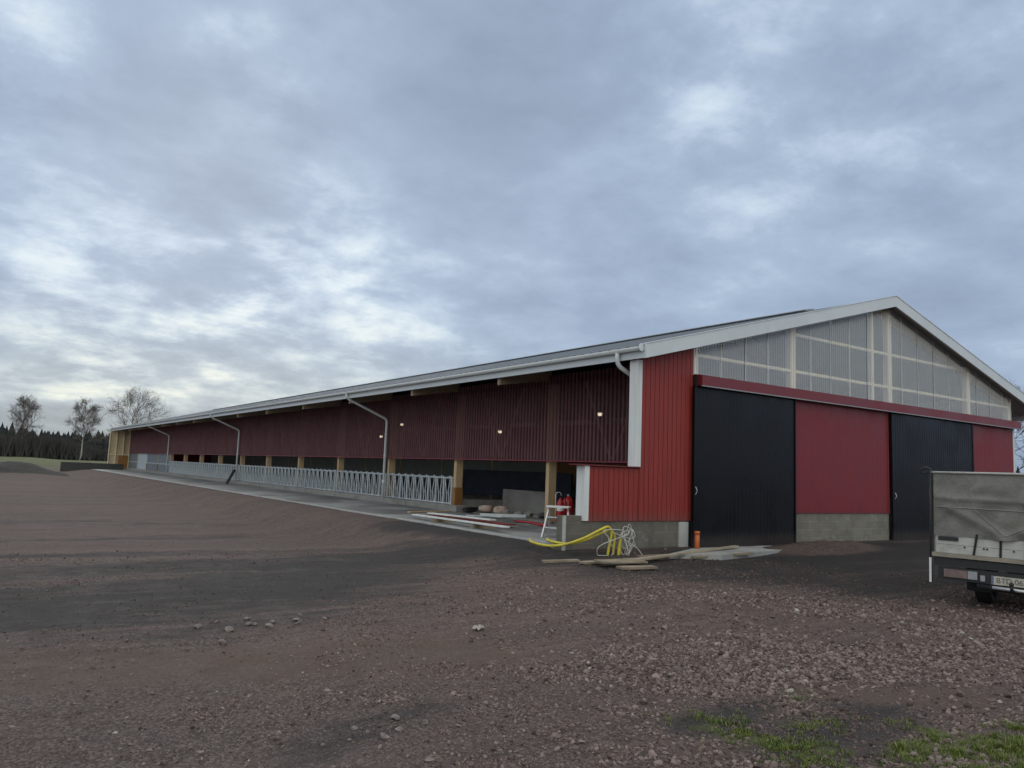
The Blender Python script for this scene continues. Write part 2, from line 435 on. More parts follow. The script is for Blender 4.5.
# ------------------------------------------------------------------ sky and light
SUN_AZ, SUN_EL = R(12), R(22)          # azimuth from +Y towards +X
def make_world():
    w = bpy.data.worlds.new('World'); S.world = w; w.use_nodes = True
    t = w.node_tree; n = t.nodes; l = t.links
    bg = n['Background']; bg.inputs['Strength'].default_value = .1
    sky = n.new('ShaderNodeTexSky'); sky.sky_type = 'NISHITA'; sky.sun_disc = False
    sky.sun_elevation = SUN_EL; sky.sun_rotation = SUN_AZ
    sky.air_density = 1; sky.dust_density = 2
    k = NT.__new__(NT); k.t = t; k.n = n; k.l = l
    tc = n.new('ShaderNodeTexCoord').outputs['Generated']
    nm = n.new('ShaderNodeVectorMath'); nm.operation = 'NORMALIZE'; l.new(tc, nm.inputs[0]); d = nm.outputs[0]
    sp = n.new('ShaderNodeSeparateXYZ'); l.new(d, sp.inputs[0])
    zz = k.math('MAXIMUM', sp.outputs[2], 0.0)
    den = k.math('ADD', zz, .24)
    cb = n.new('ShaderNodeCombineXYZ')
    l.new(k.math('DIVIDE', sp.outputs[0], den), cb.inputs[0]); l.new(k.math('DIVIDE', sp.outputs[1], den), cb.inputs[1])
    P = cb.outputs[0]
    n1 = k.noise(P, 1.45, 9, .60, .15)
    n2 = k.noise(P, 3.6, 8, .60, .15)
    n3 = k.noise(P, .55, 4, .5, .2)
    base = k.math('ADD', k.math('MULTIPLY', n1, .60), k.math('ADD', k.math('MULTIPLY', n2, .42), k.math('MULTIPLY', n3, .18)))
    base = k.mapr(base, .43, .80, 0, .90, False)
    # brighter breaks and heavier banks, as directions in the sky
    blobs = [((.21,.88,.44), 6, .22), ((.74,.52,.42), 13, .24), ((-.01,.91,.41), 7, .28), ((.05,.96,.27), 6, .16), ((.34,.90,.29), 7, .20),
             ((.15,.97,.17), 12, .24), ((.29,.94,.15), 11, .22), ((.04,1.0,.055), 9, .24), ((.45,.85,.13), 8, .06),
             ((.27,.96,.13), 2.5, -.22), ((.12,.93,.35), 9, -.10), ((.45,.82,.36), 9, -.14), ((.75,.62,.20), 16, -.08), ((.0,1.0,.10), 6, -.16), ((.88,.42,.2), 12, -.06), ((.62,.60,.50), 10, .12), ((.86,.30,.42), 10, .14), ((.42,.80,.20), 8, .10), ((.40,.75,.52), 9, -.10)]
    v = base
    for dv, wd, am in blobs:
        dv = Vector(dv).normalized()
        dp = n.new('ShaderNodeVectorMath'); dp.operation = 'DOT_PRODUCT'; l.new(d, dp.inputs[0]); dp.inputs[1].default_value = dv
        g = k.mapr(dp.outputs['Value'], math.cos(R(wd)), 1., 0., 1.)
        mod = k.mapr(n2, .36, .64, .45, 1.15)
        v = k.math('ADD', v, k.math('MULTIPLY', k.math('MULTIPLY', g, mod), am))
    # a long low bank of cloud lies along the horizon under a bright gap
    v = k.math('SUBTRACT', v, k.math('MULTIPLY', k.mapr(k.math('ADD', zz, k.math('MULTIPLY', k.math('SUBTRACT', n1, .5), .05)), .062, .040), .5))
    cr = n.new('ShaderNodeValToRGB'); l.new(v, cr.inputs[0])
    e = cr.color_ramp.elements
    e[0].position = 0.; e[0].color = (.235,.300,.405,1)
    e[1].position = 1.; e[1].color = (.62,.70,.755,1)
    for pz, c in ((.28,(.275,.350,.470)), (.55,(.335,.420,.548)), (.78,(.455,.55,.665))):
        q = e.new(pz); q.color = (*c,1)
    col = cr.outputs[0]
    # towards the horizon the air is greyer, and warmer where the sun stands behind the cloud
    hz = k.mapr(zz, .03, .23, 1., 0.)
    sd = n.new('ShaderNodeVectorMath'); sd.operation = 'DOT_PRODUCT'; l.new(d, sd.inputs[0])
    sd.inputs[1].default_value = (math.sin(SUN_AZ), math.cos(SUN_AZ), .05)
    warm = k.math('MULTIPLY', k.mapr(sd.outputs['Value'], .87, 1.), hz)
    col = k.mix(k.math('MULTIPLY', warm, .9), col, k.mix(1., col, (1.17,1.07,.87), 'MULTIPLY'))
    col10 = k.mix(1., col, (10,10,10), 'MULTIPLY')
    for nd in n:
        if nd.bl_idname == 'ShaderNodeMix': nd.clamp_result = False
    # the cloud deck is brightened overhead and behind, out of view, as added fill
    bk = n.new('ShaderNodeVectorMath'); bk.operation = 'DOT_PRODUCT'; l.new(d, bk.inputs[0]); bk.inputs[1].default_value = (-.5,-.7,.5)
    deck = k.math('MAXIMUM', k.mapr(zz, .58, .95), k.mapr(bk.outputs['Value'], .05, .8))
    grey = k.mix(deck, (1,1,1), (2.75,2.3,1.72))
    col10 = k.mix(1., col10, grey, 'MULTIPLY')
    for nd in n:
        if nd.bl_idname == 'ShaderNodeMix': nd.clamp_result = False
    fin = k.mix(.985, sky.outputs[0], col10)
    low = k.mapr(sp.outputs[2], -.05, 0., 0., 1.)
    fin = k.mix(low, (1.2,1.15,1.15), fin)
    l.new(fin, bg.inputs[0])
make_world()
sun = bpy.data.lights.new('sun', 'SUN'); sun.energy = .5; sun.angle = R(35); sun.color = (1,.94,.85)
so = bpy.data.objects.new('sun', sun); COL.objects.link(so)
sd = Vector((math.sin(SUN_AZ)*math.cos(SUN_EL), math.cos(SUN_AZ)*math.cos(SUN_EL), math.sin(SUN_EL)))
so.rotation_euler = (-sd).to_track_quat('-Z','Y').to_euler(); so.location = sd*50
S.view_settings.view_transform = 'Standard'; S.view_settings.look = 'None'
S.view_settings.exposure = .28; S.view_settings.gamma = 1; S.view_settings.use_curve_mapping = False
S.cycles.max_bounces = 8; S.cycles.transparent_max_bounces = 16; S.cycles.use_denoising = True

# ------------------------------------------------------------------ ground
def seg_dist(x, y, pts):
    d = np.full(x.shape, 1e9)
    for (x0,y0),(x1,y1) in zip(pts[:-1], pts[1:]):
        dx, dy = x1-x0, y1-y0
        t = np.clip(((x-x0)*dx+(y-y0)*dy)/(dx*dx+dy*dy), 0, 1)
        d = np.minimum(d, np.hypot(x-x0-t*dx, y-y0-t*dy))
    return d
LANE = [(12,-5.2),(5,-4.2),(2.54,-3.6),(1.34,-2.4),(-1.5,-2.3),(-3.2,-1.2),(-4.4,1.0),(-5.6,1.9),(-7.2,1.0),(-9.23,-.9),(-10.75,-1.9),(-11.75,-1.9),(-14.5,-1.9)]
LANE2 = [(-3.65,0.6),(-3.75,2.6),(-4.0,5.5)]
def gz(x, y):
    z = np.full(x.shape, -.12)
    s = sm(-3.4,-.3,y)*sm(-6,-3,x)
    z = z + .10*s
    bank = sm(-6.2,-3.62,x)*sm(-.9,.9,y)*(1-sm(78,84,y))
    z = z + bank*(.285 - .10*s)
    z = z + .05*(fbm(x*.35, y*.35)-.47)*(1-s*.7)*(1-bank*.6)
    z = z - .26*sm(-4.2,-6.2,x)*sm(1.5,7,y)*(1-sm(52,66,y))
    # wheel ruts across the yard
    rut = np.sin((y*.96+x*.18)*2.3 + 3*fbm(x*.12,y*.12))
    z = z + .012*rut*(1-s)*(1-bank)*sm(30,10,y)
    # small lumps
    z = z + .030*(fbm(x*2.3, y*2.3)-.47)*(1-s*.6)
    z = z + .022*(fbm(x*6.1, y*6.1, 3)-.45)*(1-s*.5) + .04*(fbm(x*1.1+40, y*1.1, 3)-.45)*(1-s)
    # heap of rubble in front of the middle panel
    hp = np.exp(-(((x-3.8)/2.0)**2 + ((y+.8)/.40)**2))
    z = z + .24*hp*(.55+.95*fbm(x*1.7,y*2.5))
    # earth bank at the far end of the yard
    z = z + .75*np.exp(-(((y-63)/4.0)**2))*sm(-6.0,-9.5,x)*(.6+.8*fbm(x*.4,y*.4))
    z = z + sm(76,100,y)*sm(6,-2,x)*.35
    under = (x > -3.62) & (y > .1)
    z = np.where(under & (y < 80), np.minimum(z, -.1), z)
    return z
def zone(x, y):
    d1 = seg_dist(x, y, LANE); w = (1.9 + .6*sm(-4,-8,x)) + .5*(fbm(x*.5+9, y*.5)-.47)*2
    dark = sm(1.3, .0, d1/w)
    dark = np.maximum(dark, sm(1.4,.3, seg_dist(x,y,LANE2)))
    # broad dark yard by the doors
    dark = np.maximum(dark, sm(-3.5,-1.0,x)*sm(-6.3,-4.9,y-.12*(x+1))*sm(.5,-.6,y))
    for a, b, wd, am in (((-15,4.6),(-5.5,3.0),.8,.7), ((-15,.6),(-6,1.4),1.0,.72), ((-14,8.5),(-7,8.5),.9,.5), ((-13,14),(-6.5,13),1.2,.4), ((-10.3,-6.95),(-11.2,-7.3),.25,.5), ((-8.0,-8.0),(-8.9,-8.15),.22,.75), ((-7.4,-8.6),(-8.6,-8.8),.42,.85)):
        dark = np.maximum(dark, am*sm(1.5,.2, seg_dist(x,y,[a,b])/wd))
    heap = np.exp(-(((x-3.6)/2.3)**2 + ((y+.85)/.6)**2))
    dark = dark*(1-.95*sm(.2,.6,heap))
    gx = [(-8.6,-8.1),(-8.62,-8.5),(-8.0,-8.62),(-7.7,-8.9),(-7.4,-9.4),(-8.4,-8.95)]
    grass = .74*sm(.60,.08, seg_dist(x,y,gx))*np.maximum(sm(.30,.62,fbm(x*2.6+7,y*2.6,3)), .8*sm(.5,.2,seg_dist(x,y,[(-7.45,-9.45),(-7.0,-9.5)])))*1.15
    grass = np.maximum(grass, sm(80,90,y))
    sand = .75*sm(1.5,.3, seg_dist(x,y,[(-12.6,-4.8),(-10.6,-5.2),(-9.4,-5.6)])/1.0)
    sand = np.maximum(sand, .7*sm(1.6,.3, seg_dist(x,y,[(-15,6.3),(-9,6.5)])/.9))
    sand = np.maximum(sand, .8*sm(1.3,.3, seg_dist(x,y,[(-7.2,-8.0),(-6.4,-8.7)])/.45))
    earth = sm(6,3.5, np.abs(y-63))*sm(-5.5,-7.5,x)
    return dark, grass, sand, earth
def axis(lo, hi, step, far_lo, far_hi, g=1.09):
    a = list(np.arange(lo, hi, step)); s = step; v = a[-1]
    while v < far_hi: s *= g; v += s; a.append(v)
    s = step; v = lo; b = []
    while v > far_lo: s *= g; v -= s; b.append(v)
    return np.array(b[::-1]+a)
xs = axis(-15, 4.5, .07, -2500, 2500); ys = axis(-10.6, 4, .07, -2500, 3500)
def refine(a, lo, hi, st): return np.unique(np.round(np.concatenate([a[(a < lo)], np.arange(lo, hi, st), a[a >= hi]]), 4))
ys = refine(ys, 12, 76, .45); xs = refine(xs, -45, -20, .9)
gx_, gy_ = np.meshgrid(xs, ys); nx, ny = len(xs), len(ys)
fx, fy = gx_.ravel(), gy_.ravel()
idx = np.arange(nx*ny).reshape(ny, nx)
quads = np.stack([idx[:-1,:-1], idx[:-1,1:], idx[1:,1:], idx[1:,:-1]], -1).reshape(-1,4)
dk, gr, sdn, er = zone(fx, fy)
me = np_mesh('ground', np.stack([fx, fy, gz(fx, fy)], -1), quads, M['ground'], dict(dark=dk, grass=gr, sand=sdn, earth=er), True)
tag(link('ground', me), 'reddish brown gravel yard with dark crushed lanes in front of the red barn', 'ground', kind='structure')

# crushed stone lying on the yard: thousands of small angular stones
def stones():
    phi = (1+5**.5)/2
    ico = np.array([(-1,phi,0),(1,phi,0),(-1,-phi,0),(1,-phi,0),(0,-1,phi),(0,1,phi),(0,-1,-phi),(0,1,-phi),(phi,0,-1),(phi,0,1),(-phi,0,-1),(-phi,0,1)])/1.9
    icf = np.array([(0,11,5),(0,5,1),(0,1,7),(0,7,10),(0,10,11),(1,5,9),(5,11,4),(11,10,2),(10,7,6),(7,1,8),(3,9,4),(3,4,2),(3,2,6),(3,6,8),(3,8,9),(4,9,5),(2,4,11),(6,2,10),(8,6,7),(9,8,1)])
    N = 230000
    az = R(34.4) + R(1)*rng.uniform(-44, 44, N)
    D = 3.6*np.exp(rng.uniform(0, math.log(17/3.6), N))
    x = -13.056 + np.sin(az)*D; y = -11.912 + np.cos(az)*D
    d, g, s, e = zone(x, y)
    clump = fbm(x*.9+3, y*.9, 3); fc = fbm(x*3+5, y*3, 3)
    side = sm(-.25,.35, (az-yaw))          # coarser stone to the right
    dens = (.24+.76*side)*(.25+1.5*sm(.36,.58,clump))*(.4+1.2*sm(.35,.6,fc))*(1-.35*d)*(1-.85*s)*(1-.5*sm(.1,.5,g))
    ok = (rng.random(N) < dens*1.0) & ~((x > -3.7) & (y > -.15)) & (D > 3.7)
    x, y, D, d, side = x[ok], y[ok], D[ok], d[ok], side[ok]; n = len(x)
    size = ((.0046) + .0075*rng.random(n)**1.5 + .014*rng.random(n)**9)*(.8+.45*side)*(1+.03*(D-4))*(1-.3*d)
    V = ico[None]*(1+rng.uniform(-.26,.26,(n,12,1)))*size[:,None,None]
    V = V*rng.uniform(.6,1.35,(n,1,3))*np.array([1.1,1.1,.72])
    q = rng.normal(size=(n,4)); q[:,1:3] *= .35; q /= np.linalg.norm(q,axis=1)[:,None]
    w, a, b, c = q.T
    Rm = np.stack([1-2*(b*b+c*c),2*(a*b-w*c),2*(a*c+w*b),2*(a*b+w*c),1-2*(a*a+c*c),2*(b*c-w*a),2*(a*c-w*b),2*(b*c+w*a),1-2*(a*a+b*b)],-1).reshape(n,3,3)
    V = np.einsum('nij,nkj->nki', Rm, V)
    V += np.stack([x, y, gz(x,y)+size*.12], -1)[:,None]
    tone = np.clip(rng.normal(.48,.27,n), 0, .89); tone = np.where(rng.random(n) < .012, 1., tone)*(1-.68*d)
    F = (icf[None]+12*np.arange(n)[:,None,None]).reshape(-1,3)
    me = np_mesh('gravel', V.reshape(-1,3), F, M['stone'], dict(tone=np.repeat(tone,12)), False)
    tag(link('gravel', me), 'loose reddish crushed stones scattered over the yard in the foreground', 'gravel', kind='stuff')
stones()

def one_stone(name, x, y, s, label, group, m='field_stone'):
    import bmesh
    bm = bmesh.new(); bmesh.ops.create_icosphere(bm, subdivisions=2, radius=s)
    r = random.Random(hash((round(x,3), round(y,3))) & 0xffff)
    k = [Vector((r.uniform(-1,1), r.uniform(-1,1), r.uniform(-1,1))).normalized() for _ in range(9)]
    for v in bm.verts:
        p = v.co.normalized()
        for a in k:
            dd = p.dot(a)
            if dd > .62: v.co -= a*(dd-.62)*s*.9
        v.co.z *= .68; v.co.x *= 1.2
    me = bpy.data.meshes.new(name); bm.to_mesh(me); bm.free(); me.materials.append(M[m])
    o = link(name, me, None, (x, y, float(gz(np.array([x]), np.array([y]))[0]) + s*.3), (0,0,r.uniform(0,6)))
    return tag(o, label, 'stone', group)
rs = random.Random(12)
for x, y, s in ((-10.99,-3.66,.045),(-10.8,-3.84,.05),(-10.62,-3.72,.035),(-10.52,-3.92,.03),(-10.41,-3.81,.052),(-10.27,-3.65,.04),(-10.1,-3.78,.048),(-9.99,-3.57,.03),(-10.2,-3.9,.03),(-10.9,-3.55,.028),(-10.5,-3.55,.03),(-9.8,-3.75,.03),(-10.35,-4.05,.026),(-9.9,-3.4,.026)):
    one_stone('stone', x+rs.gauss(0,.05), y+rs.gauss(0,.09), s, 'fist-sized brown-grey stone in the loose row across the middle of the yard', 'larger stones in a row on the yard')
one_stone('stone', -11.0, -4.36, .05, 'single brown-grey stone lying apart in front of the loose stone row', None)
for x, y, s in ((-10.8,-7.38,.032),(-10.6,-7.11,.036),(-10.73,-7.83,.03),(-10.45,-7.25,.028),(-10.9,-7.15,.026),(-10.66,-7.3,.03)):
    one_stone('stone', x, y, s, 'small angular stone in the dark patch at the front of the yard', 'stones in the dark patch at the front')
# pale rag
def rag():
    V=[];F=[]; n=14
    for j in range(n):
        for i in range(n):
            u=i/(n-1)-.5; v=j/(n-1)-.5
            V.append((u*.15*(1-.3*abs(v)), v*.09, .012+.03*abs(math.sin(9*u+4*v)*math.cos(7*v-3*u))))
    for j in range(n-1):
        for i in range(n-1): F.append((j*n+i,j*n+i+1,(j+1)*n+i+1,(j+1)*n+i))
    m=MB(); m.add(V,F)
    o=m.build('rag', M['cloth'], None, True, (-8.52,-4.84,float(gz(np.array([-8.52]),np.array([-4.84]))[0])+.005),(0,0,.5),fix=False)
    sf=o.modifiers.new('thick','SOLIDIFY'); sf.thickness=.006
    tag(o,'small crumpled pale rag lying on the gravel in the middle of the yard','rag')
rag()

# grass tufts at the front right
def grass():
    pts = [(-8.63,-7.98,.5),(-8.58,-8.16,.8),(-8.63,-8.37,.8),(-8.67,-8.6,.7),(-8.46,-8.68,1.),(-7.9,-8.6,.7),(-7.7,-8.85,.9),(-7.6,-9.07,.9),(-7.44,-9.43,1.2),(-7.25,-9.47,1.3),(-8.41,-8.99,.9),(-8.76,-8.95,.7),(-8.64,-8.73,.8),(-8.25,-9.23,1.),(-7.82,-9.37,1.2),(-8.1,-8.8,.7),(-8.0,-9.1,.9),(-7.35,-9.75,1.3),(-7.7,-9.7,1.3),(-8.2,-8.55,.5),(-7.59,-8.06,.25),(-8.0,-9.6,1.2),(-7.0,-9.6,1.2),(-6.9,-9.3,.8)]
    V=[];F=[];T=[]
    r = random.Random(5)
    for cx, cy, st in pts:
        for k in range(int(44*st)+5):
            a=r.uniform(0,2*PI); d=abs(r.gauss(0,.19))
            tx, ty = cx+math.cos(a)*d*1.3, cy+math.sin(a)*d*.8
            nb = r.randint(10,24)
            if st < 1.15 and r.random() > float(sm(.34,.56,fbm(np.array([tx*2.6+7]),np.array([ty*2.6]),3))[0])+.06: continue
            tone0 = r.uniform(.1,.8)
            tz = float(gz(np.array([tx]), np.array([ty]))[0])
            for b in range(nb):
                x=tx+r.gauss(0,.018); y=ty+r.gauss(0,.018); z=tz-.004
                h=r.uniform(.010,.038)*(.5+.5*st)*(1.3-min(1,d*2.2)); w=r.uniform(.0015,.0032); an=r.uniform(0,2*PI); ln=r.uniform(.2,1.0)*h
                dx,dy=math.cos(an),math.sin(an); n=len(V)
                V += [(x-dy*w,y+dx*w,z),(x+dy*w,y-dx*w,z),(x+dx*ln*.4+dy*w*.8,y+dy*ln*.4-dx*w*.8,z+h*.65),(x+dx*ln*.4-dy*w*.8,y+dy*ln*.4+dx*w*.8,z+h*.65),
                      (x+dx*ln-dy*w*.2,y+dy*ln+dx*w*.2,z+h),(x+dx*ln+dy*w*.2,y+dy*ln-dx*w*.2,z+h)]
                F += [(n,n+1,n+2,n+3),(n+3,n+2,n+5,n+4)]
                t=min(.9,max(0,tone0+r.gauss(0,.15)))
                if r.random()<.04: t=1.
                T += [t]*6
    me=np_mesh('grass',np.array(V),np.array(F),M['grass'],dict(tone=np.array(T)),False)
    tag(link('grass',me),'short green grass growing through dark soil at the front right of the yard','grass',kind='stuff')
grass()

# ------------------------------------------------------------------ concrete apron
PB = [5*k+.243 for k in range(0,16)]     # post lines along the barn
a = MB(); a.box(-3.58,-.28,.205,78,-.25,.2)
tag(a.build('concrete_pavement', M['pave']), 'worn grey concrete feeding apron along the open side of the barn', 'pavement', kind='structure')
a = MB(); y=.25
while y < 77.5:
    a.box(-3.66,-3.585,y,y+2.48,-.2,.196+.006*random.random()); y += 2.5
tag(a.build('kerb', M['conc_pale']), 'pale concrete kerb edging the grey apron beside the gravel', 'kerb', kind='structure')
a = MB(); a.box(-.27,.22,9.6,75,-.2,.385)
tag(a.build('feed_kerb', M['conc']), 'low concrete kerb under the galvanised feed fences', 'kerb', kind='structure')
a = MB(); a.box(.23,15.3,.25,75,-.2,.2)
tag(a.build('barn_floor', M['conc']), 'grey concrete floor inside the barn', 'floor', kind='structure')
a = MB(); a.prism([(-.6,-1.35),(1.6,-1.05),(3.2,-.45),(3.6,-.16),(-.1,-.16),(-1.6,-.9)],'z',-.3,.055)
tag(a.build('door_slab', M['conc_mid']), 'rough pale concrete slab in front of the black sliding door', 'slab', kind='structure')

# ------------------------------------------------------------------ the barn
W = 15.39; L = 75.2; RX = W/2
EO = 1.79; OY = .37
SL = (6.79-4.26)/(RX+EO)
def rz(x):                               # top of the roof
    return 6.79 - SL*abs(x-RX)
barn = empty('barn', (0,0,0))
tag(barn, 'long red cattle barn with grey roof, open feeding side and two black sliding doors', 'barn')

# roof: ribbed sheet on both slopes
def roof_sheet(side):
    V=[];F=[]; y=-OY+.03; ysr=[]
    while y < L+.4:
        ysr += [(y,0),(y+.20,0),(y+.225,.022),(y+.275,.022)]; y += .30
    ysr.append((y,0))
    x_e = -EO if side<0 else W+EO
    for yy,h in ysr:
        for x in (x_e, RX+side*.42):
            V.append((x,yy,rz(x)-.01+h))
    for i in range(len(ysr)-1): F.append((2*i,2*i+1,2*i+3,2*i+2))
    n=len(V)
    for yy,h in ysr:
        for x in (x_e, RX+side*.42): V.append((x,yy,rz(x)-.035+h))
    for i in range(len(ysr)-1): F.append((n+2*i+2,n+2*i+3,n+2*i+1,n+2*i))
    m=MB(); m.add(V,F); return m
roof = roof_sheet(-1).build('roof', M['roof'], barn, fix=False)
roof_sheet(1).build('roof', M['roof'], barn, fix=False)
# under-sheet and purlins seen below the overhang
a = MB()
for x0,x1 in ((-EO+.05,RX-.42),(RX+.42,W+EO-.05)):
    nseg = 1
    a.add([(x0,-OY+.05,rz(x0)-.10),(x1,-OY+.05,rz(x1)-.10),(x1,L+.3,rz(x1)-.10),(x0,L+.3,rz(x0)-.10),
           (x0,-OY+.05,rz(x0)-.06),(x1,-OY+.05,rz(x1)-.06),(x1,L+.3,rz(x1)-.06),(x0,L+.3,rz(x0)-.06)],
          [(3,2,1,0),(4,5,6,7),(0,1,5,4),(1,2,6,5),(2,3,7,6),(3,0,4,7)])
    y=-OY+.12
    while y < 2.5:
        a.add([(x0,y,rz(x0)-.125),(x1,y,rz(x1)-.125),(x1,y+.04,rz(x1)-.125),(x0,y+.04,rz(x0)-.125),(x0,y,rz(x0)-.101),(x1,y,rz(x1)-.101),(x1,y+.04,rz(x1)-.101),(x0,y+.04,rz(x0)-.101)],
              [(3,2,1,0),(4,5,6,7),(0,1,5,4),(1,2,6,5),(2,3,7,6),(3,0,4,7)]); y+=.22
a.build('roof_underside', M['soffit'], roof)
for x0,x1 in ((.1,RX-.42),(RX+.42,W-.1)):
    a=MB(); a.add([(x0,.3,rz(x0)-.15),(x1,.3,rz(x1)-.15),(x1,L-.2,rz(x1)-.15),(x0,L-.2,rz(x0)-.15)],[(0,1,2,3)]); a.build('roof_shade_sheet', M['vent'], roof)  # dark inner sheet added so the roof underside looks shaded inside
# rake boards (gable trim)
for y0 in (-OY-.03, L+.42):
    for x0,x1 in ((-EO-.05,RX),(RX,W+EO+.05)):
        a=MB(); a.prism([(x0,rz(x0)-.27),(x1,rz(x1)-.27),(x1,rz(x1)+.03),(x0,rz(x0)+.03)],'y',y0,y0+.05)
        o=a.build('gable_trim', M['white_steel'], barn)
        a=MB(); a.prism([(x0,rz(x0)+.031),(x1,rz(x1)+.031),(x1,rz(x1)+.046),(x0,rz(x0)+.046)],'y',y0-.015,y0+.16)
        a.build('cap', M['white_steel'], o)
# eave boards + gutters
for sgn,xe in ((-1,-EO),(1,W+EO)):
    a=MB(); x0,x1=sorted((xe, xe+sgn*.03)); a.box(x0,x1,-OY+.03,L+.4,3.99,4.225)
    a.build('eave_board', M['white_steel'], barn)
    a=MB(); V=[];F=[]; n=9
    cx=xe+sgn*.105
    for yy in (-OY+.06, L+.38):
        for i in range(n):
            t=PI+PI*i/(n-1)
            V.append((cx+.07*math.cos(t), yy, 4.215+.075*math.sin(t)))
        for i in range(n):
            t=2*PI-PI*i/(n-1)
            V.append((cx+.064*math.cos(t), yy, 4.217+.067*math.sin(t)))
    for i in range(2*n): F.append((i,(i+1)%(2*n),(i+1)%(2*n)+2*n,i+2*n))
    F.append(tuple(range(2*n))); F.append(tuple(range(4*n-1,2*n-1,-1)))
    a.add(V,F); g=a.build('gutter', M['white_steel'], barn, True)
    a=MB(); a.disc((cx,-OY+.055,4.20),(0,1,0),.082,.012,20); a.build('end_cap', M['white_steel'], g)
# ridge vent
a=MB()
for sg in (-1,1):
    xa,xb=sorted((RX+sg*.42,RX+sg*.38)); a.box(xa,xb,2.24,L-2,rz(RX-.42)-.16,6.747)
a.box(RX-.38,RX+.38,2.24,2.28,rz(RX-.42)-.1,6.75); a.box(RX-.38,RX+.38,L-2.04,L-2,rz(RX-.42)-.1,6.75)
rv=a.build('ridge_vent', M['vent'], barn)
for y0,y1 in ((-OY+.03,2.23),(L-1.98,L+.4)):
    a=MB(); a.prism([(RX-.5,rz(RX-.5)+.016),(RX,6.80),(RX+.5,rz(RX-.5)+.016),(RX+.5,rz(RX-.5)+.026),(RX,6.812),(RX-.5,rz(RX-.5)+.026)],'y',y0,y1); a.build('ridge_cap', M['roof'], roof)
a=MB(); a.prism([(RX-.47,6.748),(RX,6.843),(RX+.47,6.748),(RX+.47,6.764),(RX,6.86),(RX-.47,6.764)],'y',2.2,L-1.9)
a.build('vent_cap', M['vent_sheet'], rv)

# posts, rafters and braces
def post_mesh(y):
    a=MB(); a.box(.0,.25,y-.075,y+.075,.385 if y>9 else .2,rz(0)-.35); return a
for k in range(1,15):
    y=PB[k]
    o=post_mesh(y).build('post', M['wood'], barn)
    if k in (2,12,13):
        a=MB(); a.box(-.02,.27,y-.09,y+.09,.2,.95); a.build('plywood_guard', M['ply'], o)
    a=MB(); a.box(15.1,15.35,y-.075,y+.075,.2,rz(0)-.35); a.build('post', M['wood'], barn)
for k in range(1,16):
    y=PB[k]
    for s in (-1,1):
        xe = -EO+.06 if s<0 else W+EO-.06
        a=MB(); h=.42
        x1 = RX-.002*s if s<0 else RX+.002
        # tapered beam end beyond the wall, full depth inside
        xm = 0 if s<0 else W
        P=[(xe,rz(xe)-.135),(x1,rz(x1)-.135),(x1,rz(x1)-.135-.5),(xm,rz(xm)-.135-.50),(xe,rz(xe)-.135-.33)]
        a.prism(P,'y',y-.06,y+.06)
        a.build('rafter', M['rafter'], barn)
# thin timber V braces behind the mesh
for k in range(0,15):
    ym=(PB[k]+PB[k+1])/2
    a=MB()
    for s in (-1,1):
        a.bar((.10,ym+s*.04,1.95),(.10,ym+s*1.15,4.05),.03,.06,up=(1,0,0))
    a.build('brace', M['wood'], barn)

# red wind mesh: fine vertical ribs on the outer face of the posts
def rib_sheet(a0,a1,pitch,depth,fn):
    """zigzag rows -> list of (along, offset)"""
    pts=[]; t=a0
    while t < a1-pitch:
        pts += [(t,0),(t+pitch*.35,0),(t+pitch*.5,depth),(t+pitch*.85,depth)]; t += pitch
    pts.append((a1,0)); return pts
pts=rib_sheet(.28,74.9,.15,-.032,None)
V=[];F=[]
for yy,o_ in pts: V += [(-.06+o_,yy,1.88),(-.06+o_,yy,4.22)]
for i in range(len(pts)-1): F.append((2*i,2*i+2,2*i+3,2*i+1))
a=MB(); a.add(V,F); wc=a.build('wind_mesh', M['mesh_red'], barn, fix=False)
a=MB(); a.box(-.012,-.006,.28,74.9,3.98,4.5); a.build('overhang_shade', M['shade'], barn)  # dark sheet added behind the mesh top, standing in for shade under the overhang
a=MB(); a.box(-.125,-.045,.28,74.9,1.85,1.885); a.build('hem_bar', M['red_flash'], wc)

# downpipes
def downpipe(y, short=False):
    xg=-EO-.105
    a=MB()
    if not short:
        a.tube([(xg,y,4.16),(xg,y,4.06),(xg+.03,y,4.02),(xg+.10,y,3.96),(-.34,y-.06,3.36),(-.255,y-.06,3.30),(-.235,y-.06,3.22),(-.235,y-.06,.21)],.05,12)
    else:
        a.tube([(xg,y,4.16),(xg,y,4.02),(xg+.02,y,3.93),(xg+.08,y,3.86),(xg+.45,y,3.70),(xg+.55,y,3.64),(xg+.58,y,3.55),(xg+.58,y,1.78)],.05,12)
    o=a.build('downpipe', M['white_steel'], barn, True)
    if not short:
        for z,hh in ((2.75,.035),(1.95,.035),(.98,.10)):
            a=MB(); a.disc((-.235,y-.06,z),(0,0,1),.062,hh,14); a.build('pipe_collar', M['white_steel'], o)
for k in (3,7,11): downpipe(PB[k]-.08)
downpipe(.42, True)

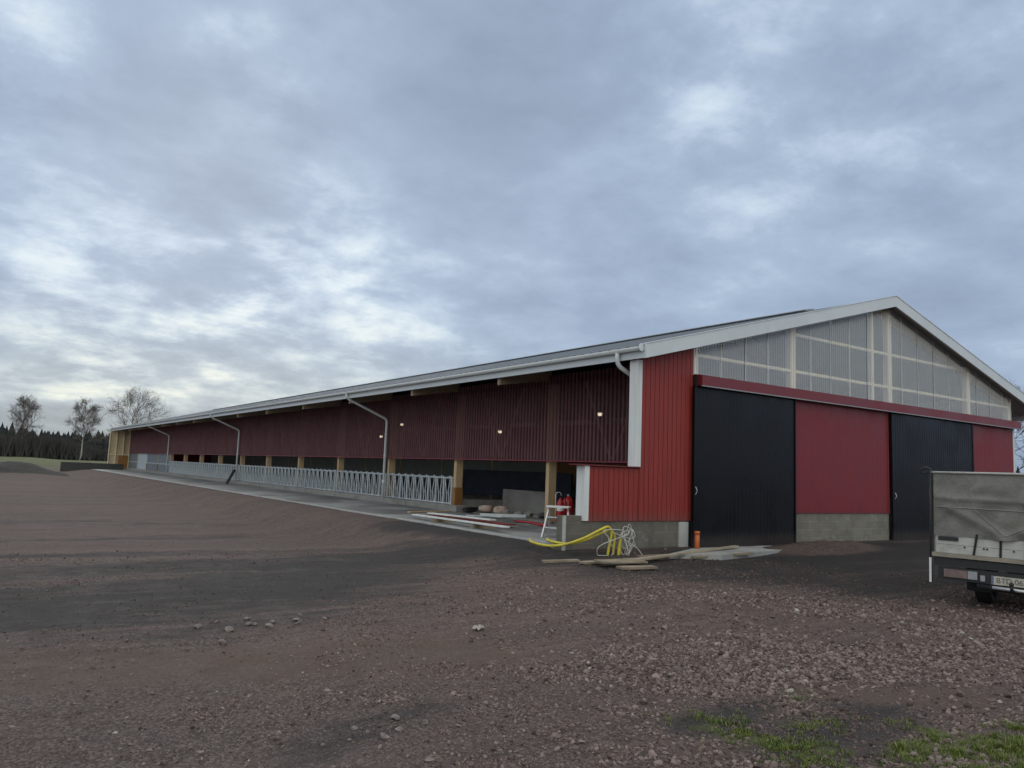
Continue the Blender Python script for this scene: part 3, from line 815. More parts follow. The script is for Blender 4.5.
# near wing wall: red boards on a block plinth
def boards(m, poly_top, x0, x1, z0, yf, w=.21):
    """alternating boards with battens, vertical"""
    x=x0; i=0
    while x < x1-.01:
        xb=min(x+w,x1)
        m.add(*boxdata(x,xb,yf-.022,yf,z0+.004*((i*7)%3),poly_top,))
        x=xb; i+=1
def boxdata(xa,xb,ya,yb,z0,top):
    za,zb=top(xa),top(xb)
    vs=[(xa,ya,z0),(xb,ya,z0),(xb,yb,z0),(xa,yb,z0),(xa,ya,za),(xb,ya,zb),(xb,yb,zb),(xa,yb,za)]
    return vs,[(3,2,1,0),(4,5,6,7),(0,1,5,4),(1,2,6,5),(2,3,7,6),(3,0,4,7)]
def wing(parent, yf, yb, matb, name):
    a=MB()
    top_hi=lambda x: rz(x)-.13
    top_lo=lambda x: 1.70
    # low part
    x=-2.96; w=.135; i=0
    while x < -.001:
        xb=min(x+w,0)
        if x < -1.58 and xb > -1.58: xb=-1.58
        t = top_lo if xb <= -1.579 else top_hi
        vs,fs=boxdata(x,xb-.012,yf-.022,yf,.62+.003*((i*5)%4),t); a.add(vs,fs)
        x=xb; i+=1
    vs,fs=boxdata(-2.98,-1.6,yf,yb,.62,top_lo); a.add(vs,fs)
    vs,fs=boxdata(-1.59,-.005,yf,yb,.62,top_hi); a.add(vs,fs)
    o=a.build(name, matb, parent)
    return o
wg=wing(barn,.02,.19,M['red_board'],'wing_wall')
a=MB(); a.box(-3.09,-2.965,-.03,.22,.635,1.715); a.build('corner_board', M['white_board'], barn)
a=MB(); a.box(-1.71,-1.582,-.03,.22,1.745,rz(-1.71)-.29); a.build('corner_board', M['white_board'], barn)
a=MB(); a.prism([(-3.26,1.722),(-1.575,1.722),(-1.575,1.742),(-3.26,1.742)],'y',-.07,.26); a.build('wall_cap', M['red_flash'], wg)
a=MB(); a.box(-3.57,-.39,.03,.20,-.3,.73)
pl=a.build('plinth_wall', M['block_dark'], barn)
a=MB(); a.box(-3.575,-3.5,.0,.02,-.3,.728); a.build('end_strip', M['conc_pale'], pl)
a=MB(); a.box(-.385,-.10,-.01,.20,-.3,.60); a.build('pillar_base', M['conc_pale'], pl)

# far wing: bare timber sheeting on studs
a=MB(); vs,fs=boxdata(-1.95,-.05,75.0,75.1,-.2,lambda x: rz(x)-.13); a.add(vs,fs)
fwg=a.build('far_wing_wall', M['stud_wall'], barn)
for x in (-1.93,-1.3,-.65,-.1):
    a=MB(); a.box(x-.04,x+.04,74.86,74.995,-.1,rz(x)-.32); a.build('stud', M['cream_wood'], fwg)
a=MB(); a.box(-1.88,-.15,74.9,74.99,1.62,1.70); a.build('rail', M['cream_wood'], fwg)
a=MB(); a.box(-1.02,-.15,74.85,74.99,.2,1.60); a.build('plywood_panel', M['ply'], fwg)

# gable wall
X1,X2,X3 = 3.56,7.88,12.52
def ribbed(m, x0,x1,z0,z1,y,pitch=.14,depth=.02,thick=.03):
    x=x0; V=[];F=[]; pts=[]
    while x < x1-pitch*.5:
        e=min(x+pitch,x1)
        pts += [(x,0),(x+pitch*.55,0),(x+pitch*.65,-depth),(min(x+pitch*.9,x1),-depth)]; x=e
    pts.append((x1,0))
    for xx,d in pts: V += [(xx,y+d,z0),(xx,y+d,z1)]
    n=len(pts)
    for i in range(n-1): F.append((2*i,2*i+2,2*i+3,2*i+1))
    m.add(V,F); m.box(x0,x1,y+.001,y+thick,z0,z1)
    return m
for x0,x1,z1 in ((-.07,X1,3.60),(X2,X3,3.60)):
    a=MB(); ribbed(a,x0,x1,.035,z1,-.10,.13,.006)
    d=a.build('sliding_door', M['black_steel'], barn, fix=False)
    a=MB()
    a.box(x0,x0+.05,-.122,-.115,.035,z1); a.box(x1-.05,x1,-.122,-.115,.035,z1); a.box(x0+.05,x1-.05,-.122,-.115,.035,.09)
    a.build('door_trim', M['black_steel'], d)
    a=MB(); hx=x0+.045 if x0<1 else x0+.09; hz=1.28
    a.tube([(hx,-.115,hz-.08),(hx,-.14,hz-.075),(hx+.02,-.165,hz),(hx,-.14,hz+.075),(hx,-.115,hz+.08)],.010,8)
    a.build('handle', M['galv'], d, True)
a=MB(); ribbed(a,X1+.03,X2-.03,.80,3.60,-.03,.13,.008); a.build('wall_panel', M['red_steel'], barn, fix=False)
a=MB(); a.box(X1+.01,X2-.01,.0,.2,-.3,.80); a.build('plinth_wall', M['block'], barn)
a=MB(); ribbed(a,X3+.03,W-.02,.80,3.60,-.03,.13,.008); a.build('wall_panel', M['red_steel'], barn, fix=False)
a=MB(); a.box(X3+.01,W,.0,.2,-.3,.80); a.build('plinth_wall', M['block'], barn)
a=MB(); a.box(W-.015,W+.10,-.05,.22,-.1,3.60); a.build('corner_board', M['white_board'], barn)
a=MB(); a.box(.0,.02,-.09,.2,.0,3.84); a.build('door_jamb', M['dark_metal'], barn)
for xj in (X1,X2,X3):
    a=MB(); a.box(xj-.12,xj+.12,.21,.26,-.1,3.6); a.build('door_post', M['dark_metal'], barn)
# lintel / door track cover
a=MB(); a.prism([(-.22,3.60),(-.235,3.60),(-.235,3.83),(.02,3.87),(.02,3.60)],'x',.04,W+.16)
lt=a.build('track_cover', M['red_flash'], barn)
a=MB(); a.box(.04,W+.16,-.245,-.20,3.575,3.598); a.build('drip_edge', M['soffit'], lt)
a=MB(); a.box(0,W,-.16,-.0,-.2,.012); a.build('sill', M['conc_pale'], barn)
# translucent gable sheet
def gtop(x): return rz(x)-.13
pts=[]; x=.02
while x < W-.05:
    pts += [(x,0),(x+.03,0),(x+.045,-.016),(x+.075,-.016)]; x += .09
pts.append((W,0))
V=[];F=[]
for xx,o_ in pts: V += [(xx,o_,3.84),(xx,o_,gtop(xx))]
for i in range(len(pts)-1): F.append((2*i,2*i+2,2*i+3,2*i+1))
a=MB(); a.add(V,F); gs=a.build('gable_sheet', M['poly'], barn, fix=False)
# sheet joints
for xj in (.9,1.77,2.6,4.31,5.17,6.03,6.89,8.62,9.49,10.4,11.28,13.02,13.92,14.76):
    a=MB(); a.box(xj-.013,xj+.013,-.022,-.017,3.86,gtop(xj)-.03); a.build('sheet_joint', M['white_steel'], gs)
# frame behind it
for x0,x1 in ((.02,.17),(3.53,3.73),(7.95,8.16),(12.45,12.67),(15.2,15.38)):
    a=MB(); vs,fs=boxdata(x0,x1,.012,.16,3.62,lambda x: gtop(x)-.01); a.add(vs,fs); a.build('gable_post', M['cream_wood'], barn)
for x0,x1 in ((7.13,7.24),):
    a=MB(); vs,fs=boxdata(x0,x1,.012,.12,3.62,lambda x: gtop(x)-.01); a.add(vs,fs); a.build('gable_post', M['cream_wood'], barn)
for z,xa,xb in ((4.31,.17,15.2),(5.25,3.73,11.75)):
    segs=[(.17,3.53),(3.73,7.13),(7.24,7.95),(8.16,12.45),(12.67,15.2)]
    for s0,s1 in segs:
        s0=max(s0,xa); s1=min(s1,xb)
        if s1-s0>.1:
            a=MB(); a.box(s0,s1,.012,.10,z-.035,z+.035); a.build('gable_rail', M['cream_wood'], barn)
for s0,s1 in ((.17,RX),(RX,15.2)):
    a=MB(); a.prism([(s0,gtop(s0)-.20),(s1,gtop(s1)-.20),(s1,gtop(s1)-.02),(s0,gtop(s0)-.02)],'y',.165,.28); a.build('gable_beam', M['cream_wood'], barn)
# far side and far end walls
a=MB(); a.box(15.36,15.42,.25,75,-.2,1.1); a.build('back_plinth', M['block'], barn)
a=MB(); a.box(15.37,15.41,.25,75,1.1,4.33); a.build('back_wall', M['red_steel'], barn)
a=MB(); a.prism([(0,0),(W,0),(W,rz(W)-.13),(RX,6.6),(0,rz(0)-.13)],'y',75.15,75.2); a.build('far_gable_wall', M['red_steel'], barn)
# inside: pen walls, sheeted partition, bedding
for k in range(1,15):
    a=MB(); a.box(8.0,8.06,PB[k]+.1,PB[k]+4.9,.9,2.0); pp=a.build('partition', M['ply' if k < 3 else 'green_grey'], barn)
    a=MB(); a.box(7.98,8.08,PB[k]-.06,PB[k]+.06,.2,4.5); a.build('pen_post', M['wood'], pp)
a=MB(); a.box(5.9,6.0,11.5,19.5,.45,1.55); a.build('blue_panel', M['navy'], barn)
a=MB(); a.box(1.2,5.8,12.5,16.5,.2,.34); a.build('bedding', M['straw'], barn)
a=MB(); a.box(2.0,2.15,7.9,10.35,.2,.93); a.build('pen_wall', M['conc'], barn)
a=MB(); a.box(.25,2.8,10.37,10.5,.2,.55); a.build('pen_wall', M['conc'], barn)
# closed doors in the last open bays
for k,mm,z0 in ((11,'door_grey',.2),(12,'door_grey',.2),(13,'door_white',.2),(14,'door_grey',.2)):
    a=MB(); a.box(.02,.07,PB[k]+.12,PB[k+1]-.12,z0,1.84)
    d=a.build('bay_door', M[mm], barn)
    a=MB(); a.box(-.005,.019,PB[k]+.12,PB[k+1]-.12,.98,1.06); a.build('door_rail', M['galv'], d)

# ------------------------------------------------------------------ lamps hanging in the barn
def lamp(p, label):
    o=empty('hanging_lamp', (p[0],p[1],p[2]))
    a=MB(); a.tube([(0,0,-.06),(0,0,-.04),(0,0,.0),(0,0,.04)],[.04,.07,.08,.07],16); a.build('globe', M['lamp_glass'], o, True)
    a=MB(); a.tube([(0,0,.041),(0,0,.09),(0,0,.14)],[.14,.10,.04],16); a.build('lamp_shade', M['galv'], o, True)
    top=rz(p[0])-.2-p[2]
    a=MB(); a.tube([(0,0,.14),(0,0,top)],.012,6); a.build('cord', M['black'], o)
    tag(o, label, 'lamp', 'lamps hanging inside the barn')
lamp((4,7.73,3.55),'lit barn lamp behind the mesh bay next to the tall white corner board')
lamp((4,13.69,3.08),'lit barn lamp behind the mesh above the bay without a feed fence')
lamp((4,22.33,3.6),'lit barn lamp behind the mesh just right of the nearest full-length downpipe, the higher one')
lamp((4,24.63,3.05),'lit barn lamp behind the mesh just left of the nearest full-length downpipe')

# ------------------------------------------------------------------ feed fences
ORD=['first','second','third','fourth','fifth','sixth','seventh','eighth','ninth','tenth','eleventh']
def feed_fence():
    Lf=4.80
    o=empty('feed_fence',(0,0,.385))
    a=MB(); a.tube([(0,0,.86),(0,Lf,.86)],.030,8); a.build('top_rail', M['galv'], o, True)
    a=MB(); a.tube([(0,0,.03),(0,Lf,.03)],.028,8); a.build('bottom_rail', M['galv'], o, True)
    n=9; p=Lf/n
    ym=None
    for i in range(n+1):
        a=MB(); y=min(max(i*p,.02),Lf-.02); a.bar((0,y,.0),(0,y,.90),.085,.05,up=(1,0,0))
        ym = a.build('upright', M['galv'], o)
    yoke=None
    for i in range(n):
        y0=i*p
        if yoke is None:
            a=MB()
            # neck bars: one leaning, one swinging, joined to the uprights near the foot
            a.tube([(-.02,.10,.84),(-.02,.17,.52),(-.02,.19,.40),(-.02,.10,.06)],.019,6)
            a.tube([(-.02,p-.10,.84),(-.02,p-.20,.44),(-.02,p-.24,.30),(-.02,p-.26,.06)],.019,6)
            a.tube([(-.02,.19,.42),(-.02,p-.22,.36)],.013,6)
            a.box(-.045,-.012,.06,.16,.835,.93)
            a.box(-.03,.03,p*.5-.05,p*.5+.05,.84,.90)
            yoke=a.build('yoke', M['galv'], o)
        else:
            c=yoke.copy(); COL.objects.link(c); c.parent=o; c.location=(0,y0,0)
    return o
ff=feed_fence(); ff.location=(-.03,PB[2]+.1,.385)
for i,k in enumerate(range(2,11)):
    o=ff if i==0 else copy_tree(ff)
    o.location=(-.03,PB[k]+.1,.385)
    tag(o, 'galvanised self-locking feed fence, %s one counted from the bay nearest the gable' % ORD[i], 'feed fence', 'galvanised feed fences between the wooden posts')

# ------------------------------------------------------------------ things by the wing wall
def conduit(pts, r, name, label, cat='conduit'):
    a=MB(); P=[]
    v=[Vector(p) for p in pts]
    for i in range(len(v)-1):               # Catmull-Rom
        p0=v[max(i-1,0)];p1=v[i];p2=v[i+1];p3=v[min(i+2,len(v)-1)]
        for j in range(8):
            t=j/8
            P.append(.5*((2*p1)+(-p0+p2)*t+(2*p0-5*p1+4*p2-p3)*t*t+(-p0+3*p1-3*p2+p3)*t**3))
    P.append(v[-1])
    a.tube(P,r,10)
    return tag(a.build(name, M['yellow'] if 'yellow' in label else M['white_cable'], None, True), label, cat)
conduit([(-2.81,-.42,-.12),(-2.76,-.42,.15),(-2.70,-.42,.42),(-2.78,-.42,.545),(-2.95,-.40,.50),(-3.35,-.35,.33),(-3.75,-.25,.21),(-4.0,-.05,.18),(-4.12,.25,.22),(-4.0,.48,.25)],.025,'conduit','yellow plastic conduit looping from the soil to the apron edge, the longer outer loop')
conduit([(-2.62,-.38,-.12),(-2.60,-.38,.15),(-2.58,-.38,.36),(-2.68,-.36,.47),(-2.92,-.36,.42),(-3.3,-.32,.29),(-3.58,-.2,.22),(-3.74,.05,.23),(-3.74,.25,.25),(-3.62,.40,.26)],.025,'conduit','yellow plastic conduit of the inner, shorter loop ending against the apron')
conduit([(-2.48,-.42,-.12),(-2.47,-.42,.12),(-2.44,-.42,.40)],.025,'conduit_stub','yellow conduit stub standing upright out of the soil right of the loops')
conduit([(-2.56,-.46,-.12),(-2.54,-.46,.10),(-2.50,-.46,.30)],.025,'conduit_stub','yellow shorter conduit stub leaning out of the soil between loops and taller stub')
pts=[(-2.70,-.46,.44)]
r=random.Random(3)
for i in range(56):
    t=i*.62; c=(-2.32-.05*math.sin(i*.9), -.47+.03*math.sin(i*2.1), .26+.05*math.cos(i*1.3)); rad=.20+.07*math.sin(i*1.7)
    if 14<i<24: c=(-2.9,-.5,.18)
    pts.append((c[0]+rad*.75*math.cos(t)+.02*r.gauss(0,1), c[1]+.02*r.gauss(0,1), max(-.0,c[2]+rad*1.15*math.sin(t))))
pts += [(-2.15,-.55,.15),(-2.0,-.6,-.03)]
conduit(pts,.0085,'cable_coil','tangled coil of thin white cable hung against the block plinth','cable')

def plank(a0,b0,w,t,m,name,label,cat,group=None):
    a=MB(); a.bar(a0,b0,w,t); return tag(a.build(name,M[m]),label,cat,group)
# ground z there about -.06
plank((-3.95,-1.05,-.025),(-2.0,-1.0,.00),.20,.035,'plank','plank','short weathered plank lying flat just right of the conduits','plank')
plank((-3.85,-1.35,.03),(-3.0,-1.62,.04),.34,.03,'plank','plank','wide grey board end nearest the yard in the plank heap','plank')
plank((-3.7,-1.75,-.035),(-3.0,-1.9,-.03),.22,.04,'plank','plank','pale board stub lying lowest in front of the plank heap','plank')
plank((-3.1,-1.40,.03),(.9,-.5,.105),.11,.035,'site_plank','plank','long pale timber plank lying from the conduits towards the black door','plank')
plank((-2.2,-.62,-.02),(-.7,-.85,.02),.16,.04,'plank','plank','brown plank resting by the white base of the wing wall','plank')
plank((-4.45,-.55,-.04),(-3.75,-.70,-.03),.14,.04,'plank','plank','small board left of the plank heap under the yellow conduits','plank')
plank((-1.2,-1.15,.0),(.4,-1.3,.055),.10,.04,'plank','plank','thin plank on the rough slab before the black door','plank')

a=MB(); a.tube([(0,0,-.1),(0,0,.42)],.052,18); 
orange=empty('drain_pipe',(-.12,-.28,0)); a.build('pipe',M['orange'],orange,True)
a=MB(); a.tube([(0,0,.36),(0,0,.425)],.060,18); a.build('socket',M['orange'],orange,True)
tag(orange,'short orange drain pipe standing upright at the foot of the black door','drain pipe')

# step ladder
def ladder():
    o=empty('step_ladder',(-2.75,1.2,.2),R(-50))
    H=.62
    for s in (-1,1):
        a=MB(); a.bar((s*.27,-.32,0),(s*.20,0,H),.03,.05); a.build('front_leg',M['alu'],o)
        a=MB(); a.bar((s*.27,.32,0),(s*.20,.02,H),.025,.04); a.build('rear_leg',M['alu'],o)
    for i in range(1,3):
        z=i*.21; t=z/H
        a=MB(); a.box(-.265+.07*t,.265-.07*t,-.32*(1-t)-.06,-.32*(1-t)+.06,z-.012,z+.012); a.build('step',M['alu'],o)
    a=MB(); a.box(-.24,.24,-.13,.13,H,H+.035); a.build('top_step',M['white_plastic'],o)
    a=MB(); a.bar((-.25,.26,.16),(.25,.26,.16),.02); a.build('brace',M['alu'],o)
    tag(o,'low aluminium step ladder standing on the apron beside the block plinth','step ladder')
ladder()
# fire extinguisher on wheels
def extinguisher():
    o=empty('fire_extinguisher',(-.22,4.35,.2)); o.scale=(.75,.75,.72)
    a=MB(); a.tube([(0,0,.02),(0,0,.08),(0,0,.75),(0,0,.86),(0,0,.93),(0,0,.96)],[.10,.125,.125,.10,.05,.04],20); a.build('cylinder',M['red_gloss'],o,True)
    a=MB(); a.tube([(0,0,.50),(0,0,.66)],.127,20,False); a.build('label_band',M['white_plastic'],o,True)
    a=MB(); a.tube([(0,0,.96),(0,0,1.03)],.03,10); a.box(-.1,.06,-.02,.02,1.03,1.06); a.build('valve',M['black'],o)
    a=MB(); a.tube([(.03,0,1.0),(.14,-.02,1.06),(.19,-.05,.95),(.18,-.06,.6),(.15,-.1,.25)],.016,8); a.build('hose',M['black'],o,True)
    a=MB(); a.tube([(-.12,.1,.1),(-.12,.12,1.1),(-.06,.12,1.17),(.06,.12,1.17),(.12,.12,1.1),(.12,.1,.1)],.014,8); a.build('trolley_frame',M['white_steel'],o,True)
    tag(o,'red fire extinguisher with white band standing in front of the first wooden post','fire extinguisher')
    o=empty('gas_bottle',(.16,4.5,.2)); o.scale=(.85,.85,.72)
    a=MB(); a.tube([(0,0,0),(0,0,.05),(0,0,.82),(0,0,.95),(0,0,1.02)],[.15,.17,.17,.13,.06],20); a.build('cylinder',M['red_gloss'],o,True)
    a=MB(); a.tube([(0,0,1.02),(0,0,1.1)],.035,10); a.build('valve',M['galv'],o,True)
    a=MB(); a.tube([(.08,0,.98),(.08,0,1.12),(-.08,0,1.12),(-.08,0,.98)],.013,8); a.build('collar',M['dark_metal'],o,True)
    tag(o,'thick plain red gas bottle right of the fire extinguisher, partly behind the ladder','gas bottle')
extinguisher()
# white and red boards waiting on the apron
def board(a0,b0,w,m,label,group=None,t=.03):
    plank(a0,b0,w,t,m,'trim_board',label,'board',group)
board((-3.25,6.75,.30),(-3.30,2.3,.33),.16,'white_board','long white painted board lying outermost on the apron edge')
board((-2.75,6.8,.34),(-2.55,4.0,.36),.18,'white_board','shorter white painted board lying over the red boards')
board((-2.45,7.1,.27),(-2.35,3.6,.27),.40,'red_board','stack-bottom red painted board under the shorter white board')
board((-2.05,6.9,.24),(-2.1,4.1,.25),.20,'red_board','narrow red painted board lying innermost on the apron')
board((-2.25,9.0,.225),(-.6,9.5,.225),.14,'wood','bare pine board lying across the apron below the feed fence')
board((-1.06,6.94,.29),(.07,6.3,.29),.10,'white_steel','pale grey metal profile lying near the open bay',t=.08)
board((-.5,6.6,.25),(-1.3,7.3,.25),.16,'alu','thin aluminium strip lying under the grey profile',t=.03)
for x,y in ((-3.1,5.4),(-3.05,3.6)):
    a=MB(); a.box(-.35,.25,-.05,.05,0,.08)
    tag(a.build('bearer',M['plank'],None,False,(x,y,.2)),'bearer block under the outermost long white board','bearer','bearers under the long white board')
a=MB(); a.tube([(-1.0,5.3,.23),(-.95,4.7,.24),(-1.05,4.2,.235),(-1.2,3.6,.24)],.03,8)
tag(a.build('hose_bundle',M['red_gloss'],None,True),'red hose lying on the apron left of the fire extinguisher','hose')
# sacks and rubble in the open bay
def lump(x,y,z,sx,sy,sz,m,name,label,cat,group=None,seed=0):
    import bmesh
    bm=bmesh.new(); bmesh.ops.create_icosphere(bm,subdivisions=3,radius=1)
    r=random.Random(seed); ks=[(Vector((r.uniform(-1,1),r.uniform(-1,1),r.uniform(-1,1))).normalized(),r.uniform(.05,.2)) for _ in range(12)]
    for v in bm.verts:
        p=v.co.normalized(); d=1
        for kx,am in ks:
            dd=p.dot(kx)
            if dd>.4: d-=(dd-.4)*am*2
        q=[math.copysign(abs(c)**.7,c) for c in p]
        v.co=Vector((q[0]*sx*d,q[1]*sy*d,q[2]*sz*d))
    me=bpy.data.meshes.new(name); bm.to_mesh(me); bm.free(); me.materials.append(M[m])
    for p in me.polygons: p.use_smooth=True
    return tag(link(name,me,None,(x,y,z+sz*.9),(0,0,r.uniform(0,6))),label,cat,group)
lump(.55,9.15,.2,.28,.22,.16,'bag','sack','pinkish paper sack slumped on the left of the rubble in the open bay','sack',None,1)
lump(.75,8.65,.2,.26,.2,.15,'bag','sack','pale pinkish sack lying beside the block rubble in the open bay','sack',None,2)
lump(.2,9.55,.2,.40,.25,.09,'black','black_sheet','crumpled black plastic lying at the foot of the second wooden post','plastic sheet',None,3)
for i,(x,y,s) in enumerate(((.7,8.1,.17),(.85,7.75,.15),(.6,7.5,.13),(.95,7.3,.16),(.5,7.95,.12),(.7,7.1,.12),(.9,6.9,.11))):
    one_stone('rubble_block',x,y,s,'broken grey block lying in the open bay before the pen wall','broken blocks in the open bay','rubble').location.z=.2+s*.4
lump(1.1,6.5,.2,.5,.35,.12,'dark_conc','mortar_tub','dark heap of mortar by the pen wall in the open bay','mortar heap',None,5)
# black plank leaning on the middle downpipe
a=MB(); a.bar((-.95,34.2,.2),(-.33,35.1,1.0),.16,.04)
tag(a.build('rubber_strip',M['black']),'black strip leaning against the second downpipe from the near end','rubber strip')
# dark wall across the end of the apron
a=MB(); a.box(-6.2,-3.7,72.0,72.35,-.3,.78); a.box(-3.695,-.9,72.02,72.3,.15,.76)
tag(a.build('retaining_wall',M['dark_conc']),'low dark concrete wall across the far end of the apron','wall')
a=MB(); a.bar((-4.4,66.5,-.02),(-2.2,68.2,.24),.5,.05)

# ------------------------------------------------------------------ truck with tarpaulin
def truck():
    az=R(78)
    o=empty('flatbed_truck',(-1.42,-5.95,-.12),-(az))     # local +Y = forward, local X = right
    o.rotation_mode='ZXY'; o.rotation_euler=(0,R(1.4),-az)
    wd=2.0; ln=3.3; zb=.745; zt=1.02; ztop=1.885
    # tarpaulin: sagging cloth over bows, one sheet
    nx,nz,nl=48,28,40
    r=random.Random(4)
    V=[];F=[]
    def fold(u,v):
        w=0
        for (ax,az_),(bx,bz),am,wdt in (((.12,.42),(.45,.0),.028,.05),((.78,.30),(.45,.0),.028,.05),((.0,.60),(1.,.52),.02,.03),((.15,.55),(.42,.95),.022,.06),((.55,.62),(.8,.95),.02,.06),((.0,.2),(.15,.5),.02,.05),((.85,.1),(1.,.4),.02,.05)):
            dx,dz=bx-ax,bz-az_; t=max(0,min(1,((u-ax)*dx+(v-az_)*dz)/(dx*dx+dz*dz)))
            d=math.hypot(u-ax-t*dx,v-az_-t*dz); w+=1.5*am*math.exp(-(d/wdt)**2)
        return w + .014*math.sin(9*u+5*v)*math.sin(7*v+2) + .012*math.sin(23*u-11*v)
    # rear
    for j in range(nz+1):
        v=j/nz
        for i in range(nx+1):
            u=i/nx
            bulge=.035*math.sin(PI*v)*math.sin(PI*u)
            hem = -.03-.006*math.sin(9*u)-.018*math.exp(-((u-.45)/.07)**2) if j==0 else 0
            V.append((u*wd, -bulge-fold(u,v)*(1 if 0<u<1 else 0)*min(1,4*(1-v)), zt+(ztop-zt)*v+hem+ .012*math.sin(PI*u)*(v) -.03*v*math.sin(PI*u*1.0)*0))
    for j in range(nz):
        for i in range(nx): F.append((j*(nx+1)+i,j*(nx+1)+i+1,(j+1)*(nx+1)+i+1,(j+1)*(nx+1)+i))
    m=MB(); m.add(V,F)
    for sx,sg in ((0,-1),(wd,1)):
        V=[];F=[]
        for j in range(13):
            for i in range(nl+1):
                u=i/nl; v=j/12
                V.append((sx+sg*(.02*math.sin(PI*v)+.014*math.sin(17*u+5*v)*math.sin(PI*u)), u*ln, zt-.03*(j==0)+(ztop-zt)*v-.02*abs(math.sin(PI*u*3))*(v==1)))
        for j in range(12):
            for i in range(nl): F.append((j*(nl+1)+i,j*(nl+1)+i+1,(j+1)*(nl+1)+i+1,(j+1)*(nl+1)+i))
        m.add(V,F)
    V=[];F=[]
    for j in range(13):
        for i in range(nl+1):
            u=i/nl; v=j/12
            V.append((v*wd,u*ln,ztop+.04*math.sin(PI*v)-.02*abs(math.sin(PI*u*3))*1.))
    for j in range(12):
        for i in range(nl): F.append((j*(nl+1)+i,j*(nl+1)+i+1,(j+1)*(nl+1)+i+1,(j+1)*(nl+1)+i))
    m.add(V,F); m.add([(0,ln,zt),(wd,ln,zt),(wd,ln,ztop),(0,ln,ztop)],[(0,1,2,3)])
    tp=m.build('tarpaulin',M['tarp'],o,True,fix=False)
    a=MB()
    def seam(p,q,n=14):
        P=[]
        for i in range(n+1):
            u=p[0]+(q[0]-p[0])*i/n; v=p[1]+(q[1]-p[1])*i/n
            P.append((u*wd,-.040-fold(u,v)*min(1,4*(1-v))-.035*math.sin(PI*v)*math.sin(PI*u)+.030,zt+(ztop-zt)*v))
        a.tube(P,.006,5)
    seam((.02,.44),(.98,.43)); seam((.27,.42),(.45,.03)); seam((.70,.32),(.46,.03))
    a.build('seam',M['tarp_seam'],tp)
    a=MB(); a.tube([(-.02,-.01,ztop+.01),(wd*.5,-.02,ztop+.02),(wd+.02,-.01,ztop+.01)],.016,8); a.build('top_rail',M['side_board'],o,True)
    # tail board with planks, ledge, straps
    a=MB(); a.box(.03,wd-.03,.0,.035,zb,zb+.118); a.box(.03,wd-.03,.004,.035,zb+.122,zt)
    tb=a.build('tail_board',M['side_board'],o)
    for xx,sl in ((.56,-.05),(.85,-.01),(1.15,-.01),(1.55,0)):
        a=MB(); a.bar((xx+sl,-.010,zb-.02),(xx,-.012,zt+.02),.028,.01,up=(0,1,0)); a.build('strap',M['black'],tb)
    for xx in (.40,.64,.68,1.0,1.35,1.75):
        a=MB(); a.disc((xx,-.006,zb+.10),(0,1,0),.012,.02,10); a.build('bolt',M['dark_metal'],tb)
    a=MB(); a.box(.06,.32,-.012,-.001,zt-.10,zt-.045); a.build('hinge_plate',M['dark_metal'],tb)
    for xx in (0,wd-.03):
        a=MB(); a.box(xx,xx+.03,.04,ln,zb,zt); a.build('side_board',M['side_board'],o)
    a=MB(); a.box(-.02,wd+.02,-.03,ln,zb-.06,zb-.003); a.build('bed_floor',M['ledge'],o)
    # corner post with hook, white reflective strip below
    a=MB(); a.tube([(-.035,-.02,.30),(-.035,-.02,ztop+.06)],.018,8); a.tube([(-.035,-.02,ztop+.02),(-.14,-.03,ztop-.01),(-.16,-.03,ztop+.05),(-.09,-.03,ztop+.08),(-.035,-.02,ztop+.05)],.016,7)
    cp=a.build('corner_post',M['dark_metal'],o,True)
    a=MB(); a.box(-.052,-.022,-.045,-.040,.31,.66); a.build('reflective_strip',M['white_plastic'],cp)
    a=MB(); a.tube([(-.04,-.045,.66),(-.038,-.045,1.2),(-.05,-.05,1.6),(-.035,-.04,ztop)],.005,6); a.build('tension_cord',M['dark_metal'],cp)
    # chassis
    a=MB()
    for xx in (.55,1.37): a.box(xx,xx+.08,.05,4.6,.50,.675)
    a.box(.0,wd,-.0,.06,.56,.672); a.box(.05,wd-.05,.9,.98,.6,.675); a.box(.05,wd-.05,2.2,2.28,.6,.675)
    a.build('chassis',M['dark_metal'],o)
    a=MB(); a.box(.06,wd-.06,-.02,.07,.37,.545); bp=a.build('rear_crossbar',M['dark_metal'],o)
    for x0 in (.14,wd-.14-.42):
        a=MB(); a.box(x0,x0+.30,-.045,-.022,.41,.52); tl=a.build('tail_light',M['tail_red'],o)
        a=MB(); a.box(x0+.305,x0+.42,-.045,-.022,.41,.52); a.build('lens',M['tail_clear'],tl)
    a=MB(); a.box(.60,.655,-.05,-.02,.40,.48); a.build('plate_lamp',M['tail_clear'],o)
    a=MB(); a.box(.73,1.19,-.035,-.022,.375,.49); pt=a.build('number_plate',M['plate'],o)
    a=MB(); a.box(.732,.758,-.038,-.0355,.378,.487); a.build('blue_strip',M['plate_blue'],pt)
    fc=bpy.data.curves.new('plate_text','FONT'); fc.body='BTD 062'; fc.size=.10; fc.extrude=.001; fc.align_x='CENTER'; fc.align_y='CENTER'
    tmp=bpy.data.objects.new('plate_text_curve',fc); tm=bpy.data.meshes.new_from_object(tmp); bpy.data.objects.remove(tmp); bpy.data.curves.remove(fc)
    tm.materials.clear(); tm.materials.append(M['plate_ink'])
    link('plate_text',tm,pt,(.973,-.038,.432),(R(90),0,0))
    a=MB(); a.tube([(1.0,-.05,.32),(1.0,-.16,.32),(1.0,-.19,.35),(1.0,-.19,.40)],.022,10); a.tube([(1.0,-.19,.39),(1.0,-.19,.42),(1.0,-.19,.44)],[.025,.03,.015],12); a.box(.55,1.5,-.03,.03,.28,.36)
